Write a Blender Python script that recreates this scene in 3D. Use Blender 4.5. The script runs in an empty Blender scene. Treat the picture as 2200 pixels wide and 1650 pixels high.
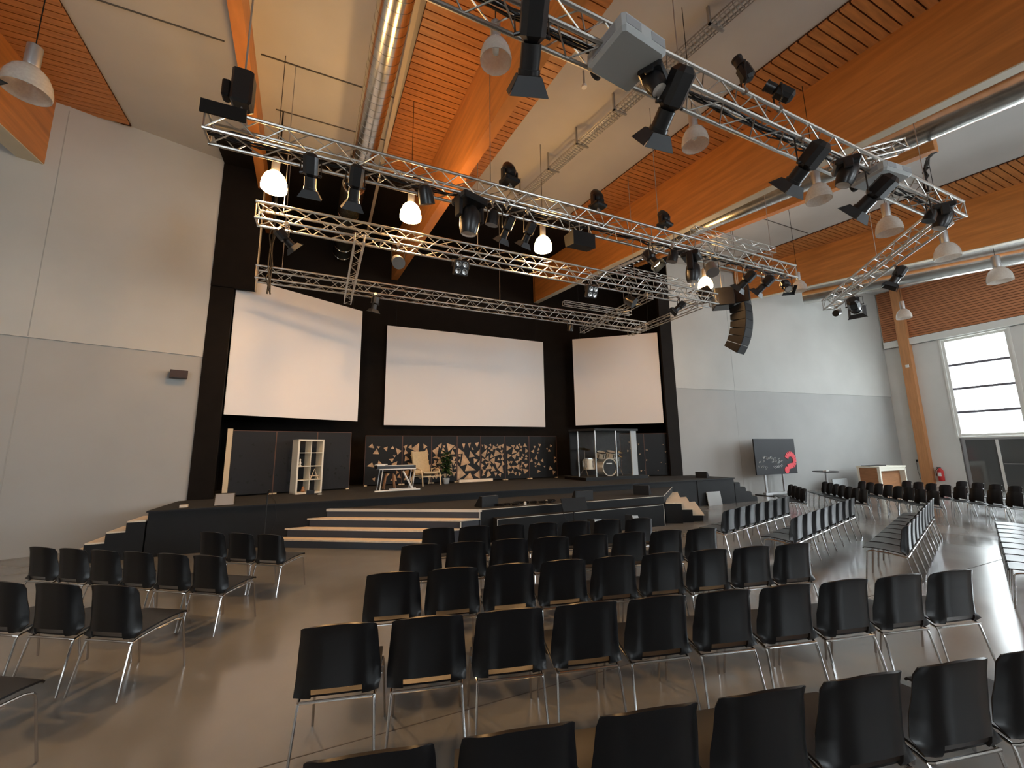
import bpy, bmesh, math, random
from mathutils import Vector, Matrix
C = bpy.context.scene.collection
R = math.radians
PI = math.pi

# ---------------------------------------------------------------- camera
HE = 1.78
cam_d = bpy.data.cameras.new('camera'); cam = bpy.data.objects.new('camera', cam_d); C.objects.link(cam)
cam_d.sensor_fit = 'HORIZONTAL'; cam_d.sensor_width = 36.0
cam_d.lens = 36.0 * 876.25 / 2200.0
cam_d.clip_start = 0.05; cam_d.clip_end = 300
def cam_matrix(yaw, pit, rol):
    ca, sa, cb, sb, cc, sc = math.cos(yaw), math.sin(yaw), math.cos(pit), math.sin(pit), math.cos(rol), math.sin(rol)
    f = Vector((sa*cb, ca*cb, sb)); r0 = Vector((ca, -sa, 0)); u0 = r0.cross(f)
    r = cc*r0 + sc*u0; u = -sc*r0 + cc*u0; b = -f
    return Matrix(((r.x, u.x, b.x, 0), (r.y, u.y, b.y, 0), (r.z, u.z, b.z, HE), (0, 0, 0, 1)))
cam.matrix_world = cam_matrix(R(24.172), R(9.3607), R(-0.8345))
bpy.context.scene.camera = cam

# ---------------------------------------------------------------- view, world, daylight
sc = bpy.context.scene
sc.view_settings.view_transform = 'Standard'; sc.view_settings.look = 'None'
sc.view_settings.gamma = 1.0; sc.view_settings.use_curve_mapping = False
sc.view_settings.exposure = 0.12
W = bpy.data.worlds.new('overcast_sky'); sc.world = W; W.use_nodes = True
bg = W.node_tree.nodes['Background']; bg.inputs[0].default_value = (0.86, 0.95, 1.0, 1); bg.inputs[1].default_value = 11.0
def window_daylight(name, loc, rot, sx, sy, power, col=(0.83, 0.93, 1.0)):
    l = bpy.data.lights.new(name, 'AREA'); l.shape = 'RECTANGLE'; l.size = sx; l.size_y = sy
    l.energy = power; l.color = col
    o = bpy.data.objects.new(name, l); o.location = loc; o.rotation_euler = rot; C.objects.link(o); return o
WIN_Y = [(8.16, 6.22), (5.3, 3.36), (2.44, 0.5)]     # windows in the right wall
for a, b in WIN_Y[1:]:
    window_daylight('window_daylight', (24.75, (a+b)/2, 4.2), (0, R(90), 0), 4.2, 1.9, 620)
REAR_X = [-6, 8, 16]                                                   # unseen windows behind the camera, added to light the hall
for x in REAR_X:
    window_daylight('window_daylight', (x+1.25, -9.4, 4.3), (R(90), 0, 0), 2.3, 4.0, 110)  # fill area lamp outside each added rear window

# ---------------------------------------------------------------- materials
def mat(name, col, rough=0.5, metal=0.0, spec=0.5, noise=0.0, nscale=5.0, emit=None, estr=0.0, trans=0.0, stretch=None, col2=None, bump=0.0, coat=0.0, world=False, alpha=1.0, rough_var=0.0):
    m = bpy.data.materials.new(name); m.use_nodes = True
    nt = m.node_tree; n = nt.nodes; p = n['Principled BSDF']
    p.inputs['Base Color'].default_value = (*col, 1)
    p.inputs['Roughness'].default_value = rough; p.inputs['Metallic'].default_value = metal
    p.inputs['Specular IOR Level'].default_value = spec
    p.inputs['Transmission Weight'].default_value = trans; p.inputs['Alpha'].default_value = alpha
    p.inputs['Coat Weight'].default_value = coat; p.inputs['Coat Roughness'].default_value = 0.15
    if emit: p.inputs['Emission Color'].default_value = (*emit, 1); p.inputs['Emission Strength'].default_value = estr
    if noise > 0 or bump > 0 or col2 or rough_var:
        if world: tc = n.new('ShaderNodeNewGeometry'); out = tc.outputs['Position']
        else: tc = n.new('ShaderNodeTexCoord'); out = tc.outputs['Object']
        mp = n.new('ShaderNodeMapping'); nt.links.new(out, mp.inputs[0])
        if stretch: mp.inputs['Scale'].default_value = stretch
        nz = n.new('ShaderNodeTexNoise'); nz.inputs['Scale'].default_value = nscale; nz.inputs['Detail'].default_value = 6
        nt.links.new(mp.outputs[0], nz.inputs['Vector'])
        rp = n.new('ShaderNodeValToRGB'); rp.color_ramp.elements[0].position = 0.3; rp.color_ramp.elements[1].position = 0.7
        c2 = col2 if col2 else tuple(min(1, c*(1+noise)) for c in col)
        c1 = tuple(c*(1-noise) for c in col) if noise else col
        rp.color_ramp.elements[0].color = (*c1, 1); rp.color_ramp.elements[1].color = (*c2, 1)
        nt.links.new(nz.outputs['Fac'], rp.inputs[0]); nt.links.new(rp.outputs[0], p.inputs['Base Color'])
        if rough_var:
            mr = n.new('ShaderNodeMapRange'); mr.inputs[1].default_value = 0.3; mr.inputs[2].default_value = 0.7
            mr.inputs[3].default_value = rough - rough_var; mr.inputs[4].default_value = rough + rough_var
            nt.links.new(nz.outputs['Fac'], mr.inputs[0]); nt.links.new(mr.outputs[0], p.inputs['Roughness'])
        if bump:
            b = n.new('ShaderNodeBump'); b.inputs['Strength'].default_value = bump; b.inputs['Distance'].default_value = 0.01
            nt.links.new(nz.outputs['Fac'], b.inputs['Height']); nt.links.new(b.outputs[0], p.inputs['Normal'])
    return m
M = {}
M['floor'] = mat('polished_concrete', (0.225, 0.228, 0.220), 0.19, noise=0.14, nscale=0.7, world=True, rough_var=0.05, spec=0.95)
M['wall_up'] = mat('upper_concrete', (0.49, 0.49, 0.465), 0.85, noise=0.05, nscale=0.8, world=True)
M['wall_lo'] = mat('lower_concrete', (0.385, 0.385, 0.37), 0.8, noise=0.05, nscale=0.8, world=True)
M['side_wall'] = mat('side_wall_paint', (0.70, 0.70, 0.67), 0.85, noise=0.04, nscale=0.8, world=True)
M['plaster'] = mat('ceiling_plaster', (0.56, 0.55, 0.53), 0.9, noise=0.04, nscale=1.0, world=True)
M['joint'] = mat('panel_joint', (0.10, 0.09, 0.08), 0.9)
M['slat'] = mat('spruce_boards', (0.50, 0.205, 0.062), 0.45, noise=0.22, nscale=2.2, world=True, stretch=(1, 9, 9), spec=0.5)
M['slat_gap'] = mat('board_groove', (0.055, 0.016, 0.006), 0.9)
M['wall_slat'] = mat('wall_boards', (0.50, 0.20, 0.085), 0.6, noise=0.18, nscale=2.2, world=True, stretch=(1, 1, 9))
M['beam'] = mat('glued_timber', (0.53, 0.205, 0.050), 0.42, noise=0.2, nscale=1.4, world=True, stretch=(3, 0.6, 7), spec=0.5)
M['pale'] = mat('window_lit_timber', (0.62, 0.55, 0.42), 0.6, noise=0.08, nscale=2, world=True)  # beam undersides: window light off the floor put into the colour
M['column'] = mat('timber_column', (0.55, 0.25, 0.10), 0.6, noise=0.12, nscale=3, world=True, stretch=(6, 6, 0.5))
M['metal'] = mat('galvanised_duct', (0.62, 0.61, 0.58), 0.22, metal=1.0, noise=0.12, nscale=6)
M['alu'] = mat('truss_aluminium', (0.52, 0.51, 0.48), 0.38, metal=1.0)
M['chrome'] = mat('chrome_tube', (0.55, 0.55, 0.55), 0.17, metal=1.0)
M['array'] = mat('matt_speaker_housing', (0.010, 0.010, 0.011), 0.75, spec=0.25)
M['steel'] = mat('grey_steel', (0.42, 0.42, 0.42), 0.4, metal=0.8)
M['shell'] = mat('black_plastic_shell', (0.005, 0.005, 0.006), 0.33, spec=0.4)
M['black'] = mat('black_paint', (0.005, 0.0045, 0.0045), 0.5, spec=0.3)
M['blackm'] = mat('black_metal_housing', (0.011, 0.011, 0.012), 0.32)
M['drape'] = mat('black_drape', (0.0085, 0.0058, 0.0042), 0.85, spec=0.2, noise=0.2, nscale=3, world=True)
M['stagetop'] = mat('stage_carpet', (0.036, 0.036, 0.034), 0.9, spec=0.3, noise=0.12, nscale=9, world=True)
M['fascia'] = mat('stage_fascia', (0.011, 0.0115, 0.0125), 0.65, spec=0.3, noise=0.1, nscale=3, world=True)
M['riser'] = mat('grey_riser', (0.055, 0.062, 0.078), 0.6)
M['edge'] = mat('pale_edge', (0.72, 0.68, 0.60), 0.5)
M['tread'] = mat('pale_wood_tread', (0.92, 0.76, 0.57), 0.45, noise=0.10, nscale=3, stretch=(1, 8, 1), world=True)
M['screen'] = mat('projection_screen', (0.86, 0.84, 0.83), 0.9)
M['white'] = mat('white_paint', (0.78, 0.78, 0.74), 0.5)
M['cream'] = mat('cream_laminate', (0.80, 0.76, 0.64), 0.5)
M['grey'] = mat('grey_paint', (0.30, 0.31, 0.32), 0.6)
M['greydk'] = mat('dark_grey_felt', (0.014, 0.015, 0.018), 0.6, spec=0.3)
M['gray_l'] = mat('light_grey_panel', (0.42, 0.44, 0.44), 0.7)
M['proj'] = mat('projector_housing', (0.44, 0.46, 0.46), 0.5)
M['ink'] = mat('dark_vent', (0.03, 0.03, 0.03), 0.7)
M['brown'] = mat('brown_wood', (0.34, 0.15, 0.06), 0.5, noise=0.15, nscale=3, stretch=(1, 1, 6))
M['strip'] = mat('dark_edge_strip', (0.10, 0.045, 0.028), 0.6)
M['walnut'] = mat('dark_brown_box', (0.022, 0.005, 0.004), 0.5)
M['red'] = mat('red_paint', (0.62, 0.03, 0.03), 0.4)
M['redfig'] = mat('red_print', (0.80, 0.05, 0.07), 0.6)
M['fabric'] = mat('beige_fabric', (0.55, 0.44, 0.27), 0.9, noise=0.08, nscale=20)
M['birch'] = mat('birch_wood', (0.76, 0.60, 0.38), 0.45)
M['gold'] = mat('backlit_cutout_glow', (0.52, 0.34, 0.19), 0.5, noise=0.35, nscale=5, world=True)  # glow of cutouts lit from behind, put into the colour
M['leaf'] = mat('green_leaf', (0.035, 0.075, 0.018), 0.5, noise=0.3, nscale=9)
M['drum'] = mat('champagne_drum_shell', (0.70, 0.62, 0.48), 0.3, metal=0.4)
M['brass'] = mat('cymbal_bronze', (0.70, 0.50, 0.22), 0.25, metal=1.0)
M['glass'] = mat('clear_acrylic', (0.9, 0.95, 0.95), 0.03, alpha=0.012, spec=0.3)
M['wglass'] = mat('window_glass', (0.95, 1.0, 1.0), 0.02, alpha=0.06)
M['dglass'] = mat('tinted_door_glass', (0.10, 0.105, 0.105), 0.06, spec=0.6)
M['shade'] = mat('ribbed_shade_glass', (0.80, 0.76, 0.70), 0.18, trans=0.35, noise=0.08, nscale=30, alpha=0.72)
M['lit'] = mat('lit_shade', (1, 0.8, 0.5), 0.4, emit=(1.0, 0.56, 0.20), estr=66.0)
M['opening'] = mat('lit_shade_opening', (1, 0.8, 0.5), 0.4, emit=(1.0, 0.57, 0.25), estr=360.0)
M['lamp_lens'] = mat('fixture_lens', (0.55, 0.52, 0.48), 0.08, spec=0.8)
M['lamp_on'] = mat('glowing_fixture_lens', (1, 0.8, 0.5), 0.3, emit=(1.0, 0.72, 0.35), estr=14.0)
M['barn'] = mat('barn_door_leaf', (0.022, 0.024, 0.027), 0.55)
M['facade'] = mat('white_render', (0.85, 0.85, 0.83), 0.9)
M['facwin'] = mat('facade_glass', (0.17, 0.17, 0.17), 0.4)
M['winbar'] = mat('window_bar_metal', (0.16, 0.155, 0.19), 0.5)
M['ground'] = mat('paving', (0.45, 0.45, 0.43), 0.9, noise=0.1, nscale=2)

# ---------------------------------------------------------------- mesh helpers
class MB:
    def __init__(s): s.v = []; s.f = []
    def add(s, vs, fs, T=None):
        o = len(s.v)
        for p in vs:
            p = Vector(p)
            if T is not None: p = T @ p
            s.v.append(p)
        s.f += [tuple(o+i for i in f) for f in fs]; return s
    def box(s, x0, x1, y0, y1, z0, z1, T=None):
        vs = [(x0,y0,z0),(x1,y0,z0),(x1,y1,z0),(x0,y1,z0),(x0,y0,z1),(x1,y0,z1),(x1,y1,z1),(x0,y1,z1)]
        return s.add(vs, [(0,3,2,1),(4,5,6,7),(0,1,5,4),(1,2,6,5),(2,3,7,6),(3,0,4,7)], T)
    def cbox(s, x0, x1, y0, y1, z0, z1, c, T=None):                    # box with chamfered vertical and horizontal edges
        xs = (x0, x0+c, x1-c, x1)
        ring = [(x0+c,y0),(x1-c,y0),(x1,y0+c),(x1,y1-c),(x1-c,y1),(x0+c,y1),(x0,y1-c),(x0,y0+c)]
        mx, my = (x0+x1)/2, (y0+y1)/2
        kx, ky = ((x1-x0)/2-c)/((x1-x0)/2), ((y1-y0)/2-c)/((y1-y0)/2)
        L = []
        for z, k in ((z0, 0), (z0+c, 1), (z1-c, 1), (z1, 0)):
            for x, y in ring:
                L.append((x, y, z) if k else (mx+(x-mx)*kx, my+(y-my)*ky, z))
        F = [tuple(reversed(range(8))), tuple(range(24, 32))]
        for k in range(3):
            for i in range(8):
                j = (i+1) % 8; F.append((k*8+i, k*8+j, (k+1)*8+j, (k+1)*8+i))
        return s.add(L, F, T)
    def hexa(s, bot, top, T=None):                                     # 4 bottom points, 4 top points
        return s.add(list(bot)+list(top), [(0,3,2,1),(4,5,6,7),(0,1,5,4),(1,2,6,5),(2,3,7,6),(3,0,4,7)], T)
    def prism(s, poly, z0, z1, T=None):
        n = len(poly)
        vs = [(x,y,z0) for x,y in poly] + [(x,y,z1) for x,y in poly]
        fs = [tuple(reversed(range(n))), tuple(range(n,2*n))] + [(i,(i+1)%n,n+(i+1)%n,n+i) for i in range(n)]
        return s.add(vs, fs, T)
    def tube(s, pts, r, n=8, T=None, r1=None):
        pts = [Vector(p) for p in pts]; k = len(pts); rings = []
        up = None
        for i, p in enumerate(pts):
            d = (pts[min(i+1,k-1)]-pts[max(i-1,0)]).normalized()
            if up is None: up = Vector((0,0,1)) if abs(d.z) < 0.9 else Vector((1,0,0))
            a = d.cross(up).normalized(); b = a.cross(d).normalized(); up = b
            rr = r if r1 is None else r+(r1-r)*i/(k-1)
            rings.append([p+a*(rr*math.cos(2*PI*j/n))+b*(rr*math.sin(2*PI*j/n)) for j in range(n)])
        vs = [q for g in rings for q in g]; fs = []
        for i in range(k-1):
            for j in range(n):
                j2 = (j+1) % n; fs.append((i*n+j, i*n+j2, (i+1)*n+j2, (i+1)*n+j))
        fs.append(tuple(reversed(range(n)))); fs.append(tuple(range((k-1)*n, k*n)))
        return s.add(vs, fs, T)
    def lathe(s, prof, n=20, T=None, cap=True):
        vs = []; fs = []; k = len(prof)
        for r, z in prof:
            for j in range(n): vs.append((r*math.cos(2*PI*j/n), r*math.sin(2*PI*j/n), z))
        for i in range(k-1):
            for j in range(n):
                j2 = (j+1) % n; fs.append((i*n+j, i*n+j2, (i+1)*n+j2, (i+1)*n+j))
        if cap:
            if prof[0][0] > 1e-4: fs.append(tuple(reversed(range(n))))
            if prof[-1][0] > 1e-4: fs.append(tuple(range((k-1)*n, k*n)))
        return s.add(vs, fs, T)
    def build(s, name, m, parent=None, smooth=False, center=False, thick=0.0):
        me = bpy.data.meshes.new(name)
        org = Vector((0,0,0))
        if center and s.v:
            xs = [p.x for p in s.v]; ys = [p.y for p in s.v]; zs = [p.z for p in s.v]
            org = Vector(((min(xs)+max(xs))/2, (min(ys)+max(ys))/2, min(zs)))
        me.from_pydata([tuple(p-org) for p in s.v], [], s.f)
        bm = bmesh.new(); bm.from_mesh(me)
        bmesh.ops.remove_doubles(bm, verts=bm.verts, dist=1e-5)
        bmesh.ops.recalc_face_normals(bm, faces=bm.faces)
        if thick: bmesh.ops.solidify(bm, geom=bm.faces[:], thickness=thick)
        if smooth:
            for f in bm.faces: f.smooth = True
            for e in bm.edges:
                if len(e.link_faces) == 2 and e.calc_face_angle(0) > R(38): e.smooth = False
        bm.to_mesh(me); bm.free()
        me.materials.append(M[m] if isinstance(m, str) else m)
        o = bpy.data.objects.new(name, me); C.objects.link(o); o.location = org
        if parent is not None: o.parent = parent
        return o
def struct(name, mb, m, **k):
    o = mb.build(name, m, **k); o['kind'] = 'structure'; return o
def tag(o, label, cat, group=None):
    o['label'] = label; o['category'] = cat
    if group: o['group'] = group
    return o
def thing(name, label, cat, loc=(0,0,0), rotz=0.0, group=None):
    o = bpy.data.objects.new(name, None); C.objects.link(o); o.empty_display_size = 0.1
    o.location = loc; o.rotation_euler = (0,0,rotz); return tag(o, label, cat, group)
def B(x0,x1,y0,y1,z0,z1): return MB().box(x0,x1,y0,y1,z0,z1)
def rotm(ax, a): return Matrix.Rotation(a, 4, ax)
def tr(x, y, z): return Matrix.Translation((x, y, z))
ORD = ['first','second','third','fourth','fifth','sixth','seventh','eighth','ninth','tenth','eleventh','twelfth','thirteenth']

# ---------------------------------------------------------------- room shell
def cz(y): return 9.2 + 0.05*(y-11.5)                                  # height of the ceiling
struct('floor', B(-9.5,25,-9.5,14.6,-0.2,0), 'floor')
mb = MB()
for seg in (((-9,3.05),(25,3.05)), ((-9,9.3),(-1,9.3)), ((11.6,-9),(11.6,14))):
    (xa,ya),(xb,yb) = seg
    mb.box(min(xa,xb)-0.004, max(xa,xb)+0.004, min(ya,yb)-0.004, max(ya,yb)+0.004, 0.0, 0.0015)
struct('trim_1', mb, 'joint')
# ceiling slab
struct('ceiling', MB().hexa([(-9.5,-9.5,cz(-9.5)),(25,-9.5,cz(-9.5)),(25,14.6,cz(14.6)),(-9.5,14.6,cz(14.6))],
                            [(-9.5,-9.5,10.3),(25,-9.5,10.3),(25,14.6,10.3),(-9.5,14.6,10.3)]), 'plaster')
# end wall, left and right of the stage opening: lower panels and slightly thicker upper panels
def wallseg(p0, p1, z0, z1, t, off=0.0):
    a, b = Vector((*p0,0)), Vector((*p1,0)); d = (b-a).normalized(); n = Vector((-d.y, d.x, 0))
    if n.y < 0: n = -n
    P = [a-n*off, b-n*off, b+n*t, a+n*t]
    return MB().hexa([(p.x,p.y,z0) for p in P], [(p.x,p.y,z1) for p in P])
LA, LB = (-9.5, 9.375), (-2.8, 11.5)
RA, RB = (12.0, 11.5), (24.5, 10.18)
struct('wall_end_left_lower', wallseg(LA, LB, 0, 4.07, 0.3), 'wall_lo')
struct('wall_end_left_upper', wallseg(LA, LB, 4.07, 9.4, 0.3, 0.03), 'wall_up')
struct('wall_end_right_lower', wallseg(RA, RB, 0, 4.07, 0.3), 'wall_lo')
struct('wall_end_right_upper', wallseg(RA, RB, 4.07, 9.4, 0.3, 0.03), 'wall_up')
def jointline(A, Bp, x, z0, z1, off):
    t = (x-A[0])/(Bp[0]-A[0]); y = A[1]+t*(Bp[1]-A[1])-off
    return (x-0.012, x+0.012, y-0.003, y+0.02, z0, z1)
mb = MB(); mb.box(*jointline(LA, LB, -5.36, 0, 4.05, 0)); mb.box(*jointline(LA, LB, -5.36, 4.09, 9.0, 0.03))
mb.box(*jointline(RA, RB, 14.85, 0, 4.05, 0)); mb.box(*jointline(RA, RB, 14.85, 4.09, 9.0, 0.03))
struct('trim_2', mb, 'wall_lo')
# recess behind the stage: black inner walls
struct('wall_stage_back', B(-3.1,12.3,14.2,14.5,0,9.5), 'drape')
struct('wall_stage_left', B(-3.1,-2.8,11.5,14.2,0,9.5), 'drape')
struct('wall_stage_right', B(12.0,12.3,11.5,14.2,0,9.5), 'drape')
struct('wall_left', B(-9.8,-9.5,-9.5,9.6,0,9.4), 'side_wall')
# right wall with windows, doors and boarding above
XR = 24.3
mb = MB()
ys = [10.3] + [v for ab in WIN_Y for v in ab] + [-9.5]
for i in range(0, len(ys), 2): mb.box(XR, XR+0.35, ys[i+1], ys[i], 0, 6.4)
for a, b in WIN_Y[1:]: mb.box(XR, XR+0.35, b, a, 0, 2.08)
mb.box(XR, XR+0.35, -9.5, 10.3, 6.34, 9.4)
struct('wall_right', mb, 'side_wall')
mb = MB(); z = 6.70
while z < 9.25: mb.box(XR-0.055, XR-0.02, -9.4, 10.12, z, z+0.088); z += 0.108
tb = struct('trim_3', mb, 'wall_slat'); 
struct('trim_4', B(XR-0.02, XR-0.001, -9.4, 10.12, 6.68, 9.3), 'slat_gap')
struct('trim_5', B(XR-0.16, XR-0.001, -9.4, 10.1, 6.36, 6.66), 'white')
struct('trim_6', B(XR-0.28, XR-0.001, 9.14, 9.5, 0, 9.15), 'column')
# unseen rear wall with the added windows
mb = MB(); xs = [-9.5] + [v for x in REAR_X for v in (x, x+2.5)] + [25]
for i in range(0, len(xs), 2): mb.box(xs[i], xs[i+1], -9.8, -9.5, 2.2, 6.4)
mb.box(-9.5, 25, -9.8, -9.5, 0, 2.2); mb.box(-9.5, 25, -9.8, -9.5, 6.4, 9.4)
struct('wall_rear', mb, 'side_wall')
wn = 1
def window_x(a, b, z0, z1, bars):
    global wn
    y0, y1 = min(a,b), max(a,b)
    f = MB()
    for q in ((y0,y0+0.09,z0,z1),(y1-0.09,y1,z0,z1)): f.box(XR+0.02, XR+0.16, *q)
    for q in [(z0,z0+0.1),(z1-0.1,z1)]: f.box(XR+0.03, XR+0.15, y0+0.09, y1-0.09, *q)
    gb = MB()
    for zb in bars: gb.box(XR+0.03, XR+0.15, y0+0.09, y1-0.09, zb-0.045, zb+0.045)
    o = struct('window_%d' % wn, f, 'white'); wn += 1
    B(XR+0.08, XR+0.095, y0+0.05, y1-0.05, z0+0.05, z1-0.05).build('window_pane', 'wglass', o)
    gb.build('window_bars', 'winbar', o)
    s = B(XR-0.05, XR+0.03, y0-0.06, y1+0.06, z0-0.07, z0-0.005).build('window_sill', 'white', o)
    h = B(XR-0.03, XR+0.0, y0-0.07, y0-0.005, z0, z1); h.box(XR-0.03, XR, y1+0.005, y1+0.07, z0, z1); h.box(XR-0.03, XR, y0-0.07, y1+0.07, z1, z1+0.05)
    h.build('window_casing', 'white', o)
for a, b in WIN_Y: window_x(a, b, 2.12, 6.3, (3.13, 4.13, 5.15))
# glazed double door under the first window
d = MB(); d.box(XR-0.02,XR+0.1, 8.0,8.1,0,2.05); d.box(XR-0.02,XR+0.1,6.0,6.08,0,2.05); d.box(XR-0.02,XR+0.1,6.08,8.0,1.97,2.05)
d1 = struct('door_1', d, 'grey')
B(XR+0.0,XR+0.03,7.14,8.0,0,1.97).build('door_leaf', 'dglass', d1)
B(XR+0.0,XR+0.03,6.08,7.06,0,1.97).build('door_leaf', 'dglass', d1)
B(XR-0.03,XR+0.04,7.06,7.14,0,1.97).build('door_mullion', 'white', d1)
MB().tube([(XR-0.07,7.02,1.02),(XR-0.07,6.2,1.02)],0.02).build('door_push_bar', 'steel', d1)
struct('wall_right_lower', B(XR+0.05, XR+0.35, 6.22, 8.16, 0, 2.1), 'grey')
# ceiling board fields: battens across, dark backing
def board_field(name, Lf, Rt, y0, y1):
    g = MB(); g.hexa([(Lf(y0),y0,cz(y0)-0.03),(Rt(y0),y0,cz(y0)-0.03),(Rt(y1),y1,cz(y1)-0.03),(Lf(y1),y1,cz(y1)-0.03)],
           [(Lf(y0),y0,cz(y0)+0.02),(Rt(y0),y0,cz(y0)+0.02),(Rt(y1),y1,cz(y1)+0.02),(Lf(y1),y1,cz(y1)+0.02)])
    o = struct(name, g, 'slat_gap')
    s = MB(); y = y0
    while y < y1-0.12:
        a, b = y+0.012, y+0.138
        z = cz(y)
        s.hexa([(Lf(a),a,z-0.065),(Rt(a),a,z-0.065),(Rt(b),b,z-0.065),(Lf(b),b,z-0.065)],
               [(Lf(a),a,z-0.028),(Rt(a),a,z-0.028),(Rt(b),b,z-0.028),(Lf(b),b,z-0.028)])
        y += 0.15
    s.build('boards', 'slat', o); return o
def lin(x0, y0, x1, y1): return lambda y: x0+(x1-x0)*(y-y0)/(y1-y0)
fE  = lin(-5.52,8.93,-5.55,10.9); fB = lin(2.26,5.0,2.02,9.18); fC = lin(8.42,2.14,7.92,7.87); fD = lin(16.75,3.44,15.70,9.27)
board_field('trim_7', fE, lin(-4.3,7.88,-4.45,11.1), -9, 10.9)
board_field('trim_8', lin(1.06,5.46,0.94,9.12), fB, -9, 14.15)
board_field('trim_9', lambda y: fB(y)+0.2, lin(3.66,5.15,3.33,9.19), -9, 14.15)
board_field('trim_10', lin(7.17,2.7,6.69,8.57), fC, -9, 14.15)
board_field('trim_11', lin(15.25,3.03,14.62,8.75), fD, -9, 11.0)
board_field('trim_12', lambda y: fC(y)+0.22, lambda y: fC(y)+1.2, -9, 14.15)
board_field('trim_13', lambda y: fD(y)+0.22, lambda y: fD(y)+1.3, -9, 10.6)
for k, (fa, fb) in enumerate(((lambda y: -2.78, lambda y: fB(y)-0.005), (lambda y: fB(y)+0.215, lambda y: fC(y)-0.005), (lambda y: fC(y)+0.225, lambda y: 11.98))):
    y0, y1 = 10.2, 14.19; g = MB()
    g.hexa([(fa(y0),y0,cz(y0)-0.10),(fb(y0),y0,cz(y0)-0.10),(fb(y1),y1,cz(y1)-0.10),(fa(y1),y1,cz(y1)-0.10)],
           [(fa(y0),y0,cz(y0)-0.07),(fb(y0),y0,cz(y0)-0.07),(fb(y1),y1,cz(y1)-0.07),(fa(y1),y1,cz(y1)-0.07)])
    struct('trim_%d' % (30+k), g, 'drape')
# big glued timber beams
def beam(name, f, w, y0, y1, zb0, sl, m='beam', pale=False):
    zb = lambda y: zb0+sl*y
    g = MB(); N = 8
    g.hexa([(f(y0),y0,zb(y0)),(f(y0)+w,y0,zb(y0)),(f(y1)+w,y1,zb(y1)),(f(y1),y1,zb(y1))],
           [(f(y0),y0,cz(y0)+0.01),(f(y0)+w,y0,cz(y0)+0.01),(f(y1)+w,y1,cz(y1)+0.01),(f(y1),y1,cz(y1)+0.01)])
    o = struct(name, g, m)
    if pale: MB().hexa([(f(y0)+.01,y0,zb(y0)-.02),(f(y0)+w-.01,y0,zb(y0)-.02),(f(y1)+w-.01,y1,zb(y1)-.02),(f(y1)+.01,y1,zb(y1)-.02)],
           [(f(y0)+.01,y0,zb(y0)),(f(y0)+w-.01,y0,zb(y0)),(f(y1)+w-.01,y1,zb(y1)),(f(y1)+.01,y1,zb(y1))]).build('window_lit_underside','pale',o)  # thin board whose pale colour imitates light from below
    return o
beam('trim_14', lambda y: fE(y)-0.36, 0.36, -9, 10.75, 6.95, 0.066, pale=True)
beam('trim_15', fB, 0.21, -9, 14.15, 6.87, 0.068)
beam('trim_16', fC, 0.22, -9, 14.15, 6.90, 0.062, pale=True)
beam('trim_17', fD, 0.22, -9, 11.05, 6.92, 0.083, pale=True)
fA = lin(-1.74,6.8,-1.95,10.4)
beam('trim_18', fA, 0.2, -9, 14.15, 8.05, 0.05)
fA2 = lin(12.03,3.53,10.85,8.96)
beam('trim_19', fA2, 0.2, 3.55, 11.45, 8.12, 0.05)
struct('trim_22', MB().hexa([(1.0,-9,8.05),(1.08,-9,8.05),(0.88,14,9.2),(0.80,14,9.2)],[(1.0,-9,8.2),(1.08,-9,8.2),(0.88,14,9.33),(0.80,14,9.33)]), 'edge')
mb = MB()
for xa, xb, y in ((-4.35,-2.05,7.62),(-1.5,0.9,7.64),(-1.4,0.9,9.0),(12.3,14.7,4.55),(11.3,14.6,7.65),(3.5,6.6,9.6)):
    mb.box(xa, xb, y-0.009, y+0.009, cz(y)-0.02, cz(y)+0.01)
struct('trim_23', mb, 'joint')

# ---------------------------------------------------------------- outside
o = B(46,52,-30,30,-1,9).build('neighbouring_building', 'facade', center=True)
tag(o, 'pale rendered building seen through the tall window', 'building')
g = MB()
for y in range(-27, 28, 3):
    for z in (1.2, 4.2): g.box(-3.06,-2.98,y-0.75,y+0.75,z,z+1.5)
g.build('windows_row', 'facwin', o)
struct('ground', B(25,60,-30,30,-0.4,-0.2), 'ground')

# ---------------------------------------------------------------- stage
S = 0.81; P2 = 0.648
st = thing('stage_platform', 'long black stage platform with grey carpet top below the screens', 'stage', (4.7,11.9,0))
o = MB().prism([(-7.6,-2.22),(7.65,-2.22),(7.65,-0.48),(7.28,-0.45),(7.28,2.28),(-7.48,2.28),(-7.48,-0.47),(-7.6,-0.50)],0,S-0.03).build('stage_body', 'fascia', st)
o = MB().prism([(-7.62,-2.25),(7.67,-2.25),(7.67,-0.48),(7.28,-0.45),(7.28,2.28),(-7.48,2.28),(-7.48,-0.47),(-7.62,-0.50)],S-0.03,S).build('stage_top', 'stagetop', st)
B(-7.62,7.67,-2.262,-2.25,S-0.03,S-0.004).build('stage_edge', 'greydk', st)
B(5.98,6.0,-2.235,-2.22,0,S-0.03).build('corner_strip', 'black', st)
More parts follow.
